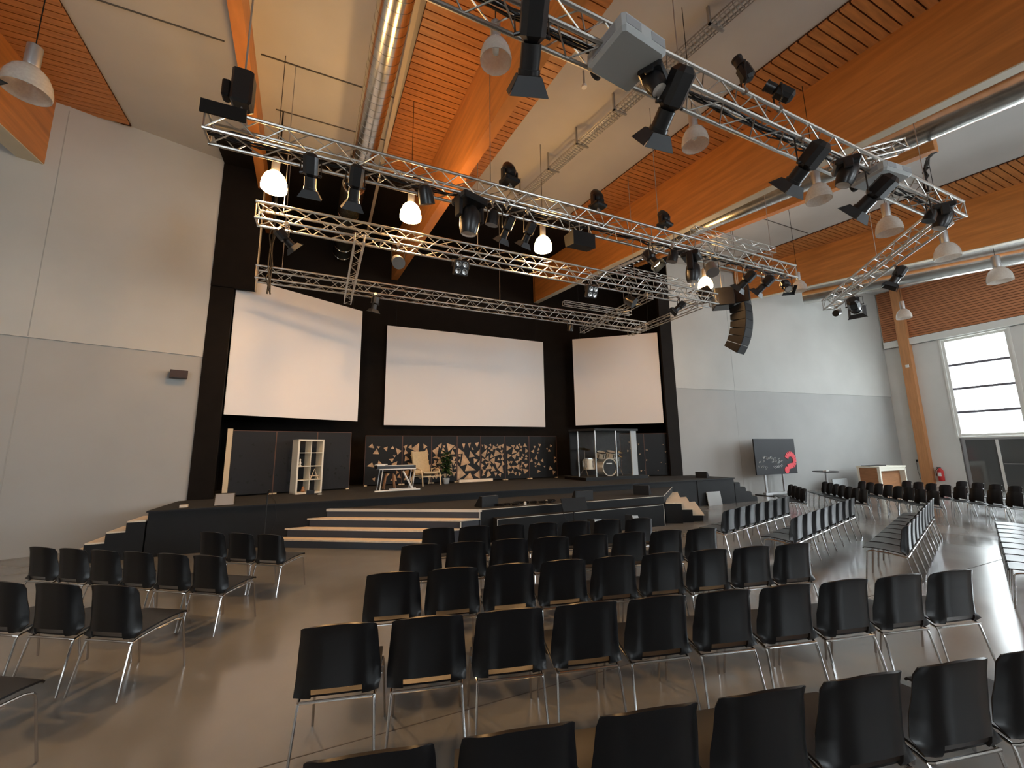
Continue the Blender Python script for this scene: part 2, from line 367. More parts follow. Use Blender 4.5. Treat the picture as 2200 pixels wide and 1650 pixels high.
# lower trapezoid platform in front
tp = [(0.1,9.64),(2.85,7.93),(7.6,7.93),(9.6,9.64)]
pf = thing('stage_apron', 'low trapezoid platform in front of the stage, carpet top, thin pale rim', 'platform', (4.9,8.8,0))
T = tr(-4.9,-8.8,0)
MB().prism(tp, 0, P2-0.03, T).build('platform_body', 'fascia', pf)
MB().prism(tp, P2-0.03, P2, T).build('platform_top', 'stagetop', pf)
g = MB()
for a, b in ((1,2),(2,3)):
    g.tube([(tp[a][0],tp[a][1]-0.006,P2-0.006),(tp[b][0],tp[b][1]-0.006,P2-0.006)], 0.007, 6, T)
g.build('platform_rim', 'edge', pf)
fb = thing('front_step', 'long black step box along the front of the low platform', 'step box', (5.2,7.81,0))
B(-2.1,2.15,-0.12,0.115,0,0.476).build('step_body', 'fascia', fb)
g = MB(); g.box(-2.1,2.15,-0.124,-0.118,0.468,0.478); g.box(-2.106,-2.094,-0.124,-0.118,0,0.47); g.box(2.144,2.156,-0.124,-0.118,0,0.47)
g.build('step_rim', 'edge', fb)
# broad stairs on the left diagonal of the platform
sd = thing('stage_stairs', 'broad grey stairs with pale wooden treads leading up to the low platform', 'stairs', (1.2,8.6,0))
T = tr(-1.2,-8.6,0)
MB().prism([(0.1,9.64),(2.84,7.932),(2.80,7.932),(0.06,9.64)], 0, 0.60, T).build('riser', 'riser', sd)
MB().prism([(0.12,9.64),(2.86,7.925),(2.79,7.925),(0.04,9.64)], 0.60, 0.65, T).build('tread', 'edge', sd)
for i, z in enumerate((0.486,0.324,0.162)):
    k = 0.39*i
    MB().prism([(0.08-k,9.64),(2.82-k,7.932),(2.46-k,7.932),(-0.26-k,9.64)], 0, z-0.03, T).build('riser', 'riser', sd)
    MB().prism([(0.08-k,9.64),(2.82-k,7.90),(2.41-k,7.90),(-0.31-k,9.64)], z-0.03, z, T).build('tread', 'tread', sd)
g = MB()
for x, z in ((2.80,0.60),(2.41,0.444),(2.02,0.282)): g.box(x, x+0.02, 7.90, 7.928, z-0.13, z, T)
g.build('side_strips', 'edge', sd)
# stairs on the right diagonal
sr = thing('side_stairs', 'short dark stairs with pale wooden treads at the right end of the low platform', 'stairs', (8.6,8.7,0))
T = tr(-8.6,-8.7,0)
for i, z in enumerate((0.486,0.324,0.162)):
    k = 0.34*i
    MB().prism([(7.6+k,7.9),(7.93+k,7.7),(9.75+k,9.64),(9.4+k,9.64)], 0, z-0.025, T).build('riser', 'fascia', sr)
    MB().prism([(7.6+k,7.88),(7.95+k,7.68),(9.80+k,9.64),(9.4+k,9.64)], z-0.025, z, T).build('tread', 'tread', sr)
# stepped ends of the stage
def end_steps(name, label, x, sgn, y0, y1, run):
    t = thing(name, label, 'stairs', (x, (y0+y1)/2, 0)); h = (y1-y0)/2
    for i, z in enumerate((0.648,0.486,0.324,0.162)):
        a, b = sorted((sgn*run*i, sgn*run*(i+1)))
        B(a,b,-h,h,0,z-0.025).build('riser', 'fascia', t)
        B(a,b,-h+0.02,h,z-0.025,z).build('tread', 'tread' if sgn < 0 else 'stagetop', t)
end_steps('end_stairs', 'black stepped stairs with wooden treads at the left end of the stage', -2.925, -1, 9.68, 10.4, 0.265)
end_steps('end_stairs', 'dark grey stepped stairs at the right end of the stage', 12.375, 1, 9.68, 10.6, 0.262)
# black masking around the opening
o = B(-2.79,-1.88,11.44,11.56,5.84,9.1).build('masking_curtain', 'drape', center=True); tag(o, 'black hanging masking curtain above the left screen', 'curtain')
B(0.455,0.475,-0.07,0.07,0,3.2).build('wooden_edge', 'birch', o)
o = B(-2.79,-2.32,11.46,11.54,S,5.83).build('masking_strip', 'drape', center=True); tag(o, 'narrow black masking strip left of the left screen', 'panel')
o = B(11.42,11.99,11.46,11.54,S,8.4).build('masking_strip', 'drape', center=True); tag(o, 'narrow black masking strip right of the right screen', 'panel')

# ---------------------------------------------------------------- screens
def screen(label, p0, p1, z0, z1):
    a, b = Vector(p0), Vector(p1); d = b-a; L = d.length
    t = thing('projection_screen', label, 'screen', (*((a+b)/2), z0), math.atan2(d.y, d.x), 'projection screens over the stage')
    B(-L/2,L/2,-0.01,0.01,0,z1-z0).build('screen_surface', 'screen', t)
    B(-L/2+0.02,L/2-0.02,0.012,0.05,0.02,z1-z0-0.02).build('rear_frame', 'black', t)
    g = MB()
    for x in (-L/2+0.3, L/2-0.3): yw = ((a+b)/2).y+x*math.sin(math.atan2(d.y,d.x)); g.tube([(x,0.03,z1-z0-0.05),(x,0.03,cz(yw)-z0-0.01)],0.008,6)
    g.build('suspension_wire', 'black', t)
screen('large left projection screen, its upper corner behind black masking', (-2.30,11.6), (0.77,13.2), 2.74, 6.22)
screen('wide centre projection screen between the two angled ones', (1.64,14.0), (7.67,14.0), 2.69, 6.09)
screen('right projection screen, angled, above the drum enclosure', (8.83,13.63), (11.38,11.60), 2.74, 6.22)

# ---------------------------------------------------------------- decorated flats
def flat(label, p0, p1, h, seed, n, smin, smax, group, dark=False, tris=None):
    a, b = Vector(p0), Vector(p1); d = b-a; L = d.length
    t = thing('scenery_flat', label, 'scenery flat', (*((a+b)/2), S), math.atan2(d.y, d.x), group)
    B(-L/2+0.012,L/2-0.012,-0.01,0.03,0.035,h).build('panel', 'black' if not dark else 'greydk', t)
    g = MB()
    for q in ((-L/2,-L/2+0.012),(L/2-0.012,L/2)): g.box(*q,-0.014,0.032,0.03,h)
    g.box(-L/2,L/2,-0.014,0.032,h-0.01,h+0.004); g.build('edge_strip', 'strip', t)
    rnd = random.Random(seed); placed = []; g = MB(); k = 0; tries = 0
    if tris:
        for tri in tris:
            g.add([((x-0.5)*L, y, (1-z)*h+0.0) for y in (-0.013,-0.0105) for x, z in tri], [(0,1,2),(5,4,3),(0,3,4,1),(1,4,5,2),(2,5,3,0)])
    else:
        while k < n and tries < 3000:
            tries += 1; s = rnd.uniform(smin, smax)*(1 if tries < 600 else 0.6)
            x = rnd.uniform(-L/2+s*0.7, L/2-s*0.7); z = rnd.uniform(0.14+s*0.4, h-0.30-s*0.2)
            if any((x-X)**2+(z-Z)**2 < (0.66*(s+Sx))**2 for X, Z, Sx in placed): continue
            placed.append((x, z, s)); a0 = rnd.uniform(0, 2*PI); k += 1
            P = [(x+s*rnd.uniform(0.75,1.1)*math.cos(a0+q), z+s*rnd.uniform(0.75,1.1)*math.sin(a0+q)) for q in (0, 2.09+rnd.uniform(-.3,.3), 4.19+rnd.uniform(-.3,.3))]
            P = [(max(-L/2+.02, min(L/2-.02, px)), pz) for px, pz in P]
            g.add([(px, y, pz) for y in (-0.013,-0.0105) for px, pz in P], [(0,1,2),(5,4,3),(0,3,4,1),(1,4,5,2),(2,5,3,0)])
    g.build('triangle_shapes', 'gold' if not dark else 'black', t)  # gold ones imitate backlit cutouts by colour, black ones are plain
    g = MB()
    for x in (-L/2+0.05, L/2-0.05): g.box(x-0.04,x+0.04,-0.05,0.05,0,0.032)
    g.build('foot_block', 'birch', t)
# six panels behind the stage furniture, dividers as measured
cx = [1.03, 2.13, 3.05, 3.90, 4.72, 5.62, 6.55, 7.68]
lab = ['leftmost', 'second, left of the armchair', 'third, behind the plant', 'middle, largest triangles', 'fifth from the left', 'sixth from the left', 'right end, dark and sparse']
tri4 = [[(.06,.27),(.33,.38),(.04,.40)],[(.25,.36),(.55,.60),(.15,.66)],[(.55,.33),(.75,.46),(.50,.48)],[(.78,.40),(.96,.30),(.95,.46)],[(.02,.62),(.36,.84),(.02,.96)],[(.42,.62),(.80,.76),(.33,.77)],
        [(.55,.80),(.68,.94),(.28,.94)],[(.95,.76),(.96,.94),(.70,.86)],[(.05,.55),(.14,.49),(.13,.60)],[(.70,.50),(.88,.53),(.72,.62)],[(.20,.17),(.34,.17),(.28,.29)],[(.45,.17),(.58,.15),(.52,.27)],[(.75,.16),(.93,.14),(.85,.26)],[(.84,.62),(.96,.55),(.95,.68)],[(.03,.44),(.16,.40),(.15,.47)],[(.60,.24),(.72,.30),(.62,.31)]]
for i in range(7):
    flat('black panel with backlit triangle cutouts on the stage, '+lab[i], (cx[i],13.2), (cx[i+1],13.2), 1.5, 11+i, (16,24,30,0,34,32,20)[i], *((0.05,0.15),(0.07,0.18),(0.09,0.20),(0,0),(0.07,0.18),(0.06,0.15),(0.03,0.10))[i], 'row of panels with backlit triangle cutouts', tris=tri4 if i == 3 else None)
fl = [(-2.15,11.75),(-1.21,12.01),(-0.27,12.26),(0.59,12.50)]
for i, nm in enumerate(('leftmost dark grey panel with a pale end edge', 'middle dark grey panel left of the white shelf', 'dark grey panel right of the white shelf')):
    flat(nm+', on the stage', fl[i], fl[i+1], 1.56, 41+i, 13, 0.03, 0.06, 'grey panels at the left of the stage', dark=True)
o = B(-2.20,-2.10,11.68,11.735,S+0.03,S+1.6).build('end_board', 'birch', center=True); tag(o, 'pale upright board at the left end of the grey panels', 'board')
fr = [(9.9,12.33),(10.71,11.98),(11.62,11.59)]
for i, nm in enumerate(('black panel between the drum enclosure and the last panel', 'rightmost black panel under the right screen')):
    flat(nm, fr[i], fr[i+1], 1.55, 51+i, 9, 0.02, 0.05, 'panels right of the drums')

# ---------------------------------------------------------------- shelf on stage
a = 0.42
t = thing('shelf_unit', 'white two column open shelf standing on the left of the stage', 'shelf', (-0.452,11.795,S), a)
w, h, dp = 0.64, 1.34, 0.36
g = MB(); g.box(-w/2,-w/2+0.04,-dp/2,dp/2,0,h); g.box(w/2-0.04,w/2,-dp/2,dp/2,0,h); g.box(-w/2,w/2,-dp/2,dp/2,h-0.04,h); g.box(-w/2,w/2,-dp/2,dp/2,0,0.04)
g.build('carcass', 'cream', t)
g = MB(); g.box(-0.008,0.008,-dp/2,dp/2,0.04,h-0.04)
for i in (1,2,3): g.box(-w/2+0.04,w/2-0.04,-dp/2,dp/2,i*h/4-0.008,i*h/4+0.008)
g.build('dividers', 'cream', t)
ca, sa = math.cos(a), math.sin(a)
def on_shelf(x, y, z): return (-0.452+x*ca-y*sa, 11.795+x*sa+y*ca, S+z)
t = thing('figurine', 'small pale figurine in the shelf, second row left compartment', 'figurine', on_shelf(-0.20,-0.05,h/2+0.009), 0.3)
MB().lathe([(0.035,0),(0.04,0.01),(0.02,0.03),(0.03,0.07),(0.022,0.11),(0.008,0.13)],10).build('body','white',t,smooth=True)
MB().lathe([(0.002,0.125),(0.02,0.135),(0.022,0.155),(0.01,0.175),(0.001,0.18)],10).build('head','white',t,smooth=True)
t = thing('letter_ornament', 'copper wire letter A standing in the shelf, third row right compartment', 'ornament', on_shelf(0.14,-0.10,h/4+0.01), a)
g = MB(); g.tube([(-0.09,0,0),(0,0,0.25),(0.10,0,0)],0.011,6); g.tube([(-0.11,0,0.08),(0.11,0,0.08)],0.009,6); g.build('wire','tread',t)
t = thing('small_plush', 'small brown ornament in the bottom left compartment of the shelf', 'ornament', on_shelf(-0.10,-0.08,0.041))
MB().lathe([(0.03,0),(0.05,0.03),(0.03,0.08),(0.035,0.11),(0.01,0.14)],10).build('body','brown',t,smooth=True)
o = B(-0.42,-0.24,11.36,11.44,S,S+0.10).build('small_box', 'blackm', center=True); tag(o, 'small black box on the stage floor before the white shelf', 'box')
o = MB().lathe([(0.05,0),(0.05,0.012),(0.03,0.02)],14,tr(-0.12,11.25,S)).build('floor_disc', 'white', center=True); tag(o, 'small white disc lying before the white shelf', 'disc')
o = B(-2.52,-2.40,9.92,10.0,S,S+0.05).build('tape_roll', 'tread', center=True); tag(o, 'small yellowish block at the left edge of the stage', 'block')

# ---------------------------------------------------------------- wedge monitors
def wedge(label, x, y, z, rz, w=0.4, h=0.24, m='greydk'):
    t = thing('wedge_monitor', label, 'stage monitor', (x,y,z), rz, 'wedge monitors on the stage')
    prof = [(-0.16,0.0),(0.16,0.0),(0.16,h),(0.06,h)]
    g = MB(); vs = [(-w/2,p,q) for p,q in prof]+[(w/2,p,q) for p,q in prof]
    g.add(vs, [(3,2,1,0),(4,5,6,7),(0,1,5,4),(1,2,6,5),(2,3,7,6),(3,0,4,7)]); g.build('cabinet', 'blackm', t)
    nx = math.atan2(h, 0.22)
    g = MB().box(-w/2+0.015,w/2-0.015,-0.006,0.0,0.015,math.hypot(0.22,h)-0.015, tr(0,-0.16,0)@rotm('X', -(PI/2-nx)))
    g.build('grille', m, t)
wedge('grey faced wedge monitor at the front left corner of the stage', -1.82, 10.0, S, 0.15, 0.34, 0.22, 'grey')
wedge('wedge monitor on the low platform beside the music stand', 5.42, 8.22, P2, 2.9, 0.42, 0.22)
wedge('wedge monitor at the right corner of the low platform', 7.38, 8.42, P2, 2.2, 0.38, 0.24, 'grey')
wedge('wedge monitor at the right end of the stage', 11.6, 10.25, S, 2.0, 0.36, 0.2)
wedge('wedge monitor on the low platform at the head of the broad stairs', 3.1, 8.32, P2, PI+0.2, 0.4, 0.22)
t = thing('leaning_panel', 'small grey panel leaning against the right part of the stage front', 'panel', (11.3,9.58,0))
B(-0.3,0.3,-0.012,0.012,0,0.42).build('panel','gray_l',t).rotation_euler = (R(-8),0,0)

# cables and small boxes on the platform
rnd = random.Random(4)
for i in range(9):
    x = 3.35+i*0.16; y = 8.06+rnd.uniform(0,0.25); r = rnd.uniform(0.05,0.085)
    pts = [(r*(1+0.18*k/24*3)*math.cos(k*0.7), r*math.sin(k*0.7), 0.012+0.012*k/6) for k in range(26)]
    g = MB().tube(pts, 0.009, 6, tr(x,y,P2)); o = g.build('cable_coil', 'black', center=True)
    tag(o, 'black coiled cable lying on the front edge of the low platform', 'cable', 'coiled cables on the low platform')
for x, y, n in ((3.9,8.1,'left'),(4.45,8.15,'right')):
    o = MB().lathe([(0.03,0),(0.03,0.05),(0.015,0.07)],10,tr(x,y,P2)).build('cup', 'white', center=True); tag(o, 'tiny white item among the coiled cables, %s one' % n, 'cup')
# music stand and boxes on the floor before the platform
t = thing('music_stand', 'black music stand before the low platform', 'music stand', (4.62,7.3,0))
B(-0.29,0.29,-0.01,0.01,-0.13,0.13).build('desk','black',t).matrix_local = tr(0,0,0.70)@rotm('X', R(-20))
MB().tube([(0,0.02,0.25),(0,0.02,0.68)],0.012).build('pole','blackm',t)
for k in range(3):
    q = k*2.094; MB().tube([(0,0.02,0.30),(0.26*math.cos(q),0.02+0.26*math.sin(q),0.01)],0.009).build('leg','blackm',t)
o = MB().tube([(4.36,7.38,0.62),(4.42,7.3,0.42),(4.58,7.2,0.25),(4.66,7.12,0.12),(4.5,6.95,0.008),(4.1,6.9,0.008)],0.006,6).build('microphone_cable','greydk',center=True); tag(o,'thin grey cable hanging from the music stand','cable')
for x, y, l in ((4.98,7.05,'left of the two'),(5.95,7.1,'right of the two')):
    t = thing('floor_monitor', 'olive grey tilted monitor on the floor before the platform, '+l, 'stage monitor', (x,y,0), 0.5, 'tilted monitors behind the first chair row')
    g = MB(); g.hexa([(-.18,-.15,0),(.18,-.15,0),(.18,.15,0),(-.18,.15,0)],[(-.18,-.02,.44),(.16,-.02,.40),(.16,.12,.40),(-.18,.12,.44)]); g.build('cabinet','blackm',t)
    g = MB(); g.hexa([(-.17,-.157,.02),(.17,-.157,.02),(.17,-.151,.02),(-.17,-.151,.02)],[(-.17,-.03,.43),(.15,-.03,.39),(.15,-.023,.39),(-.17,-.023,.43)]); g.build('grille','gray_l',t)
# microphone stand in front of the stage
t = thing('microphone_stand', 'thin black microphone stand before the left part of the stage', 'microphone stand', (-1.0,9.2,0))
MB().tube([(0,0,0.02),(0,0,1.05)],0.010).build('pole','blackm',t)
MB().lathe([(0.13,0),(0.13,0.015),(0.02,0.03)],18).build('base','blackm',t)
MB().tube([(0,0,1.05),(0.03,-0.02,1.12)],0.018).build('microphone','black',t)
MB().tube([(0.02,0,1.05),(0.13,0.05,0.9),(0.17,0.05,0.6),(0.1,0.02,0.3),(0.03,0.0,0.05)],0.004,6).build('cable','black',t)

# ---------------------------------------------------------------- keyboard on stand
t = thing('keyboard_stand', 'white framed keyboard stand on the stage', 'stand', (1.65,11.25,S), 0.12)
for x in (-0.42, 0.42):
    MB().tube([(x+0.06,-0.16,0.55),(x,-0.16,0.03)],0.012).build('leg','white',t)
    MB().tube([(x+0.06,0.16,0.55),(x,0.16,0.03)],0.012).build('leg','steel',t)
g = MB(); g.tube([(-0.55,-0.18,0.02),(0.62,-0.18,0.02)],0.02); g.build('base_rail','white',t)
g = MB(); g.tube([(-0.1,0.18,0.02),(0.62,0.18,0.02)],0.02); g.build('base_rail','white',t)
g = MB(); g.box(-0.45,0.5,-0.2,-0.17,0.545,0.57); g.box(-0.45,0.5,0.17,0.2,0.545,0.57); g.build('top_rail','white',t)
MB().tube([(0.16,-0.16,0.5),(0.42,-0.16,0.04)],0.024).build('brace','white',t)
t = thing('keyboard', 'dark stage keyboard lying on the white stand', 'keyboard', (1.65,11.25,S+0.57), 0.12)
B(-0.5,0.5,-0.16,0.16,0.0,0.075).build('case','blackm',t)
B(-0.44,0.44,-0.155,-0.04,0.075,0.085).build('keys','white',t)
B(-0.5,-0.30,-0.16,0.16,0.076,0.10).build('end_cover','white',t)
t = thing('laptop', 'thin white board lying on the left end of the keyboard', 'board', (1.28,11.13,S+0.672), 0.12)
B(-0.14,0.14,-0.08,0.10,0,0.02).build('board','white',t)
t = thing('side_stool', 'low stool with reddish wooden legs behind the keyboard stand', 'stool', (1.6,11.95,S))
for x in (-0.15,0.15):
    for y in (-0.15,0.15): MB().tube([(x,y,0),(x*0.6,y*0.6,0.42)],0.016).build('leg','brown',t)
MB().lathe([(0.18,0.42),(0.19,0.44),(0.19,0.46),(0.0,0.47)],20).build('seat','black',t)
# batten on stage floor, armchair, plant
o = B(3.92,5.08,12.98,13.08,S,S+0.085).build('wooden_batten','tread',center=True); tag(o,'pale wooden batten lying before the middle triangle panel','batten')
t = thing('armchair', 'beige high backed armchair with pale bentwood legs on the stage', 'armchair', (2.76,12.6,S), PI+0.35)
prof = [(0.26,0.40),(0.12,0.37),(-0.05,0.34),(-0.17,0.33),(-0.24,0.40),(-0.30,0.58),(-0.36,0.78),(-0.41,0.96),(-0.43,1.0)]
vs = []; fs = []
for (y, z) in prof:
    for u in (-1,-.5,0,.5,1): vs.append((u*0.27, y+0.03*u*u, z+(0.02*u*u)))
for i in range(len(prof)-1):
    for j in range(4): fs.append((i*5+j,i*5+j+1,i*5+j+6,i*5+j+5))
MB().add(vs[:20]+vs[20:25], [f for f in fs if max(f) < 25]).build('seat','fabric',t,smooth=True,thick=0.05)
MB().add(vs[20:], [tuple(q-20 for q in f) for f in fs if min(f) >= 20]).build('backrest','fabric',t,smooth=True,thick=0.05)
for x in (-0.31,0.31):
    MB().tube([(x,0.33,0),(x,0.29,0.30),(x,0.22,0.46),(x,0.0,0.50),(x,-0.20,0.46)],0.018).build('armrest','birch',t,smooth=True)
    MB().tube([(x,-0.34,0),(x,-0.22,0.32),(x,-0.16,0.46)],0.018).build('leg','birch',t,smooth=True)
MB().tube([(-0.31,0.25,0.26),(0.31,0.25,0.26)],0.016).build('crossbar','birch',t); MB().tube([(-0.31,-0.25,0.26),(0.31,-0.25,0.26)],0.016).build('crossbar','birch',t)
t = thing('potted_plant', 'leafy green plant in a small pale pot beside the armchair', 'plant', (3.42,12.75,S))
MB().lathe([(0.07,0),(0.09,0.02),(0.11,0.16),(0.10,0.17),(0.09,0.15)],16).build('pot','gray_l',t,smooth=True)
MB().tube([(0,0,0.12),(0.02,0,0.45),(-0.02,0.02,0.8)],0.012,6).build('stem','leaf',t)
rnd = random.Random(8); g = MB()
for i in range(110):
    az = rnd.uniform(0,2*PI); z0 = rnd.uniform(0.3,0.95); L = rnd.uniform(0.20,0.38)*(1.15-0.5*z0); el = rnd.uniform(-0.5,0.7); w = 0.055
    T = tr(0.0,0,z0)@rotm('Z',az)@rotm('Y',-el)
    g.add([(0,0,0),(L*0.4,-w,0.01),(L*0.4,w,0.01),(L*0.4,0,-0.012),(L,0,-0.03)], [(0,1,3),(0,3,2),(1,4,3),(3,4,2)], T)
g.build('leaves','leaf',t)

# ---------------------------------------------------------------- drum riser, shield and kit
t = thing('drum_riser', 'low black drum riser platform at the right of the stage', 'platform', (8.78,11.75,S))
B(-1.25,1.3,-0.6,0.7,0,0.09).build('riser_body','black',t); B(-1.25,1.3,-0.6,0.7,0.09,0.105).build('riser_top','stagetop',t)
RZ = S+0.106
t = thing('drum_shield', 'clear drum enclosure with upright posts, dark canopy and one grey side panel', 'drum shield', (8.75,11.7,RZ))
g = [(-1.05,0.1),(-0.72,-0.42),(0.12,-0.42)]
for x, y in g: MB().box(x-0.018,x+0.018,y-0.018,y+0.018,0,1.5).build('post','alu',t)
for a, b in (((-1.05,0.1),(-0.72,-0.42)),((-0.72,-0.42),(0.12,-0.42)),((0.12,-0.42),(0.78,-0.42))):
    wallseg(a,b,0.02,1.48,0.004).build('acrylic_pane','glass',t)
MB().hexa([(0.74,-0.46,0),(1.06,-0.36,0),(1.05,-0.33,0),(0.73,-0.43,0)],[(0.74,-0.46,1.5),(1.06,-0.36,1.5),(1.05,-0.33,1.5),(0.73,-0.43,1.5)]).build('side_panel','gray_l',t)
MB().prism([(-1.12,0.55),(-1.12,0.05),(-0.76,-0.48),(1.05,-0.48),(1.1,0.55)],1.5,1.57).build('canopy','black',t)
B(-1.1,1.05,0.52,0.56,0,1.5).build('rear_absorber','black',t)
t = thing('drum_kit', 'champagne coloured drum kit behind the clear enclosure', 'drum kit', (8.7,11.75,RZ), 0.0)
T = tr(0.0,-0.1,0.29)@rotm('X',R(90))
MB().lathe([(0.29,-0.2),(0.29,0.2)],28,T,cap=False).build('bass_drum_shell','drum',t,smooth=True,thick=0.01)
b = MB().lathe([(0.265,0.196),(0.0,0.199)],28,T).build('bass_drum_head','black',t)
b = MB().lathe([(0.27,0.19),(0.302,0.19),(0.302,0.215),(0.27,0.215)],28,T,cap=False).build('bass_drum_hoop','drum',t,smooth=True)
B(-0.14,0.08,-0.322,-0.316,0.40,0.43).build('head_lettering_band','white',t)
def drumshell(nm, x, y, z, r, h, tilt):
    T = tr(x,y,z)@rotm('X',R(tilt))
    o = MB().lathe([(r,0),(r,h)],22,T).build(nm,'drum',t,smooth=True)
    MB().lathe([(r+0.008,h-0.02),(r+0.008,h+0.012),(r-0.01,h+0.012),(r-0.01,h-0.02)],22,T).build(nm+'_hoop','chrome',t)
    g = MB()
    for k in range(6):
        q = k*PI/3; g.box(-0.012,0.012,-0.01,0.02,h*0.2,h*0.8,T@rotm('Z',q)@tr(0,r+0.004,0))
    g.build(nm+'_lugs','chrome',t)
drumshell('tom_drum',-0.26,-0.16,0.60,0.155,0.20,18); drumshell('tom_drum',0.14,-0.16,0.60,0.16,0.21,18)
drumshell('floor_tom',-0.50,0.16,0.22,0.20,0.36,0); drumshell('snare_drum',0.38,0.12,0.52,0.17,0.13,8)
for x, y, zc, rc in ((-0.78,0.0,0.92,0.2),(0.72,0.1,0.80,0.18),(0.52,-0.14,0.66,0.15)):
    g = MB().tube([(x,y,0.25),(x,y,zc)],0.011)
    for k in range(3): g.tube([(x,y,0.30),(x+0.2*math.cos(k*2.09+.4),y+0.2*math.sin(k*2.09+.4),0.01)],0.009)
    o = g.build('cymbal_stand','chrome',t)
    MB().lathe([(0.0,0.03),(0.04,0.02),(rc,-0.015)],24,tr(x,y,zc)@rotm('X',R(15)),cap=False).build('cymbal','brass',o,thick=0.003)
g = MB().tube([(0.72,0.1,0.8),(0.62,-0.02,1.15)],0.009); g.build('boom_arm','chrome',t)

# ---------------------------------------------------------------- truss
def truss(label, p0, p1, s=0.29, hang=(), bay=0.29, name='lighting_truss', cables=False):
    a, b = Vector(p0), Vector(p1); d = b-a; L = d.length
    az = math.atan2(d.y, d.x); el = math.atan2(d.z, math.hypot(d.x, d.y))
    t = thing(name, label, 'truss', a, az)
    E = rotm('Y', -el); h = s/2
    cs = [(-h,h),(h,h),(h,-h),(-h,-h)]
    for (y,z) in cs: MB().tube([(0,y,z),(L,y,z)],0.024*s/0.29,8,E).build('chord','alu',t,smooth=True)
    n = max(2, int(round(L/bay))); st = L/n; g = MB(); r = 0.0095*s/0.29
    for q in range(4):
        c0, c1 = cs[q], cs[(q+1)%4]
        for i in range(n):
            u, v = (c0, c1) if i % 2 == 0 else (c1, c0)
            g.tube([(i*st,*u),((i+1)*st,*v)], r, 5, E)
        if q in (0,2):
            for i in range(0, n+1, 7): g.tube([(min(L-0.02,i*st+0.02),*c0),(min(L-0.02,i*st+0.02),*c1)], r*1.1, 5, E)
    g.build('lacing','alu',t)
    g = MB()
    for x in (0.01, L-0.01):
        for q in range(4): g.tube([(x,*cs[q]),(x,*cs[(q+1)%4])], r*1.3, 6, E)
    g.build('end_frame','alu',t)
    if cables:
        rn = random.Random(len(label)); g = MB()
        for k in range(5):
            y0 = rn.uniform(-h*0.7, h*0.7); g.tube([(L*q/40, y0+rn.uniform(-.03,.03), -h+0.05+rn.uniform(0,.07)) for q in range(41)], 0.011, 5, E)
        g.build('cables','black',t)
    for x in hang:
        wx, wy = a.x+d.x*x/L, a.y+d.y*x/L; z0 = a.z+d.z*x/L
        MB().tube([(x,0,h+d.z*x/L),(x,0,cz(wy)-a.z-0.05)],0.007,6).build('suspension_cable','steel',t)
    return t
T1Y, T2Y, T3Y, TZ = 5.65, 7.62, 10.35, 5.86
truss('nearest long lighting truss over the stage front, with the line of moving heads on top', (-1.6,T1Y,TZ),(9.85,T1Y,TZ),hang=(3.8,7.4,10.85),cables=True)
truss('middle long lighting truss over the stage, brightly lit by the lamps', (-1.33,T2Y,TZ),(9.65,T2Y,TZ),hang=(0.4,4.0,8.2))
truss('farthest long lighting truss, directly above the screens', (-1.7,T3Y,TZ),(9.55,T3Y,TZ),hang=(0.5,6.0,10.5))
truss('long truss carrying the two projectors, crossing the upper right', (-2.5,3.0,6.05),(10.45,3.0,6.05),hang=(1.0,6.1,12.0),cables=True)
truss('slanting truss running from the far right corner down towards the hall wall', (10.42,3.16,6.05),(13.72,6.9,6.05),hang=(2.2,))
truss('short truss section lying above the right end of the nearest truss', (6.7,5.62,6.27),(9.2,5.58,6.27),0.13)
truss('short truss section lying above the right end of the middle truss', (6.4,7.72,6.27),(9.0,7.72,6.27),0.13)
truss('short truss section lying above the right end of the farthest truss', (6.4,10.3,6.27),(9.0,10.3,6.27),0.13)
truss('small cross truss joining the middle and farthest trusses on the left', (0.33,7.3,5.605),(0.26,10.7,5.605),0.16)
truss('small cross truss under the right part of the trusses, above the right screen corner', (7.23,7.5,5.605),(7.32,10.7,5.605),0.16)
truss('small cross truss at the right ends of the middle and farthest trusses', (8.97,7.5,5.605),(9.0,10.4,5.605),0.16)
truss('short truss piece pointing up beside the right projector', (7.6,3.1,6.4),(8.55,2.9,6.75),0.18)

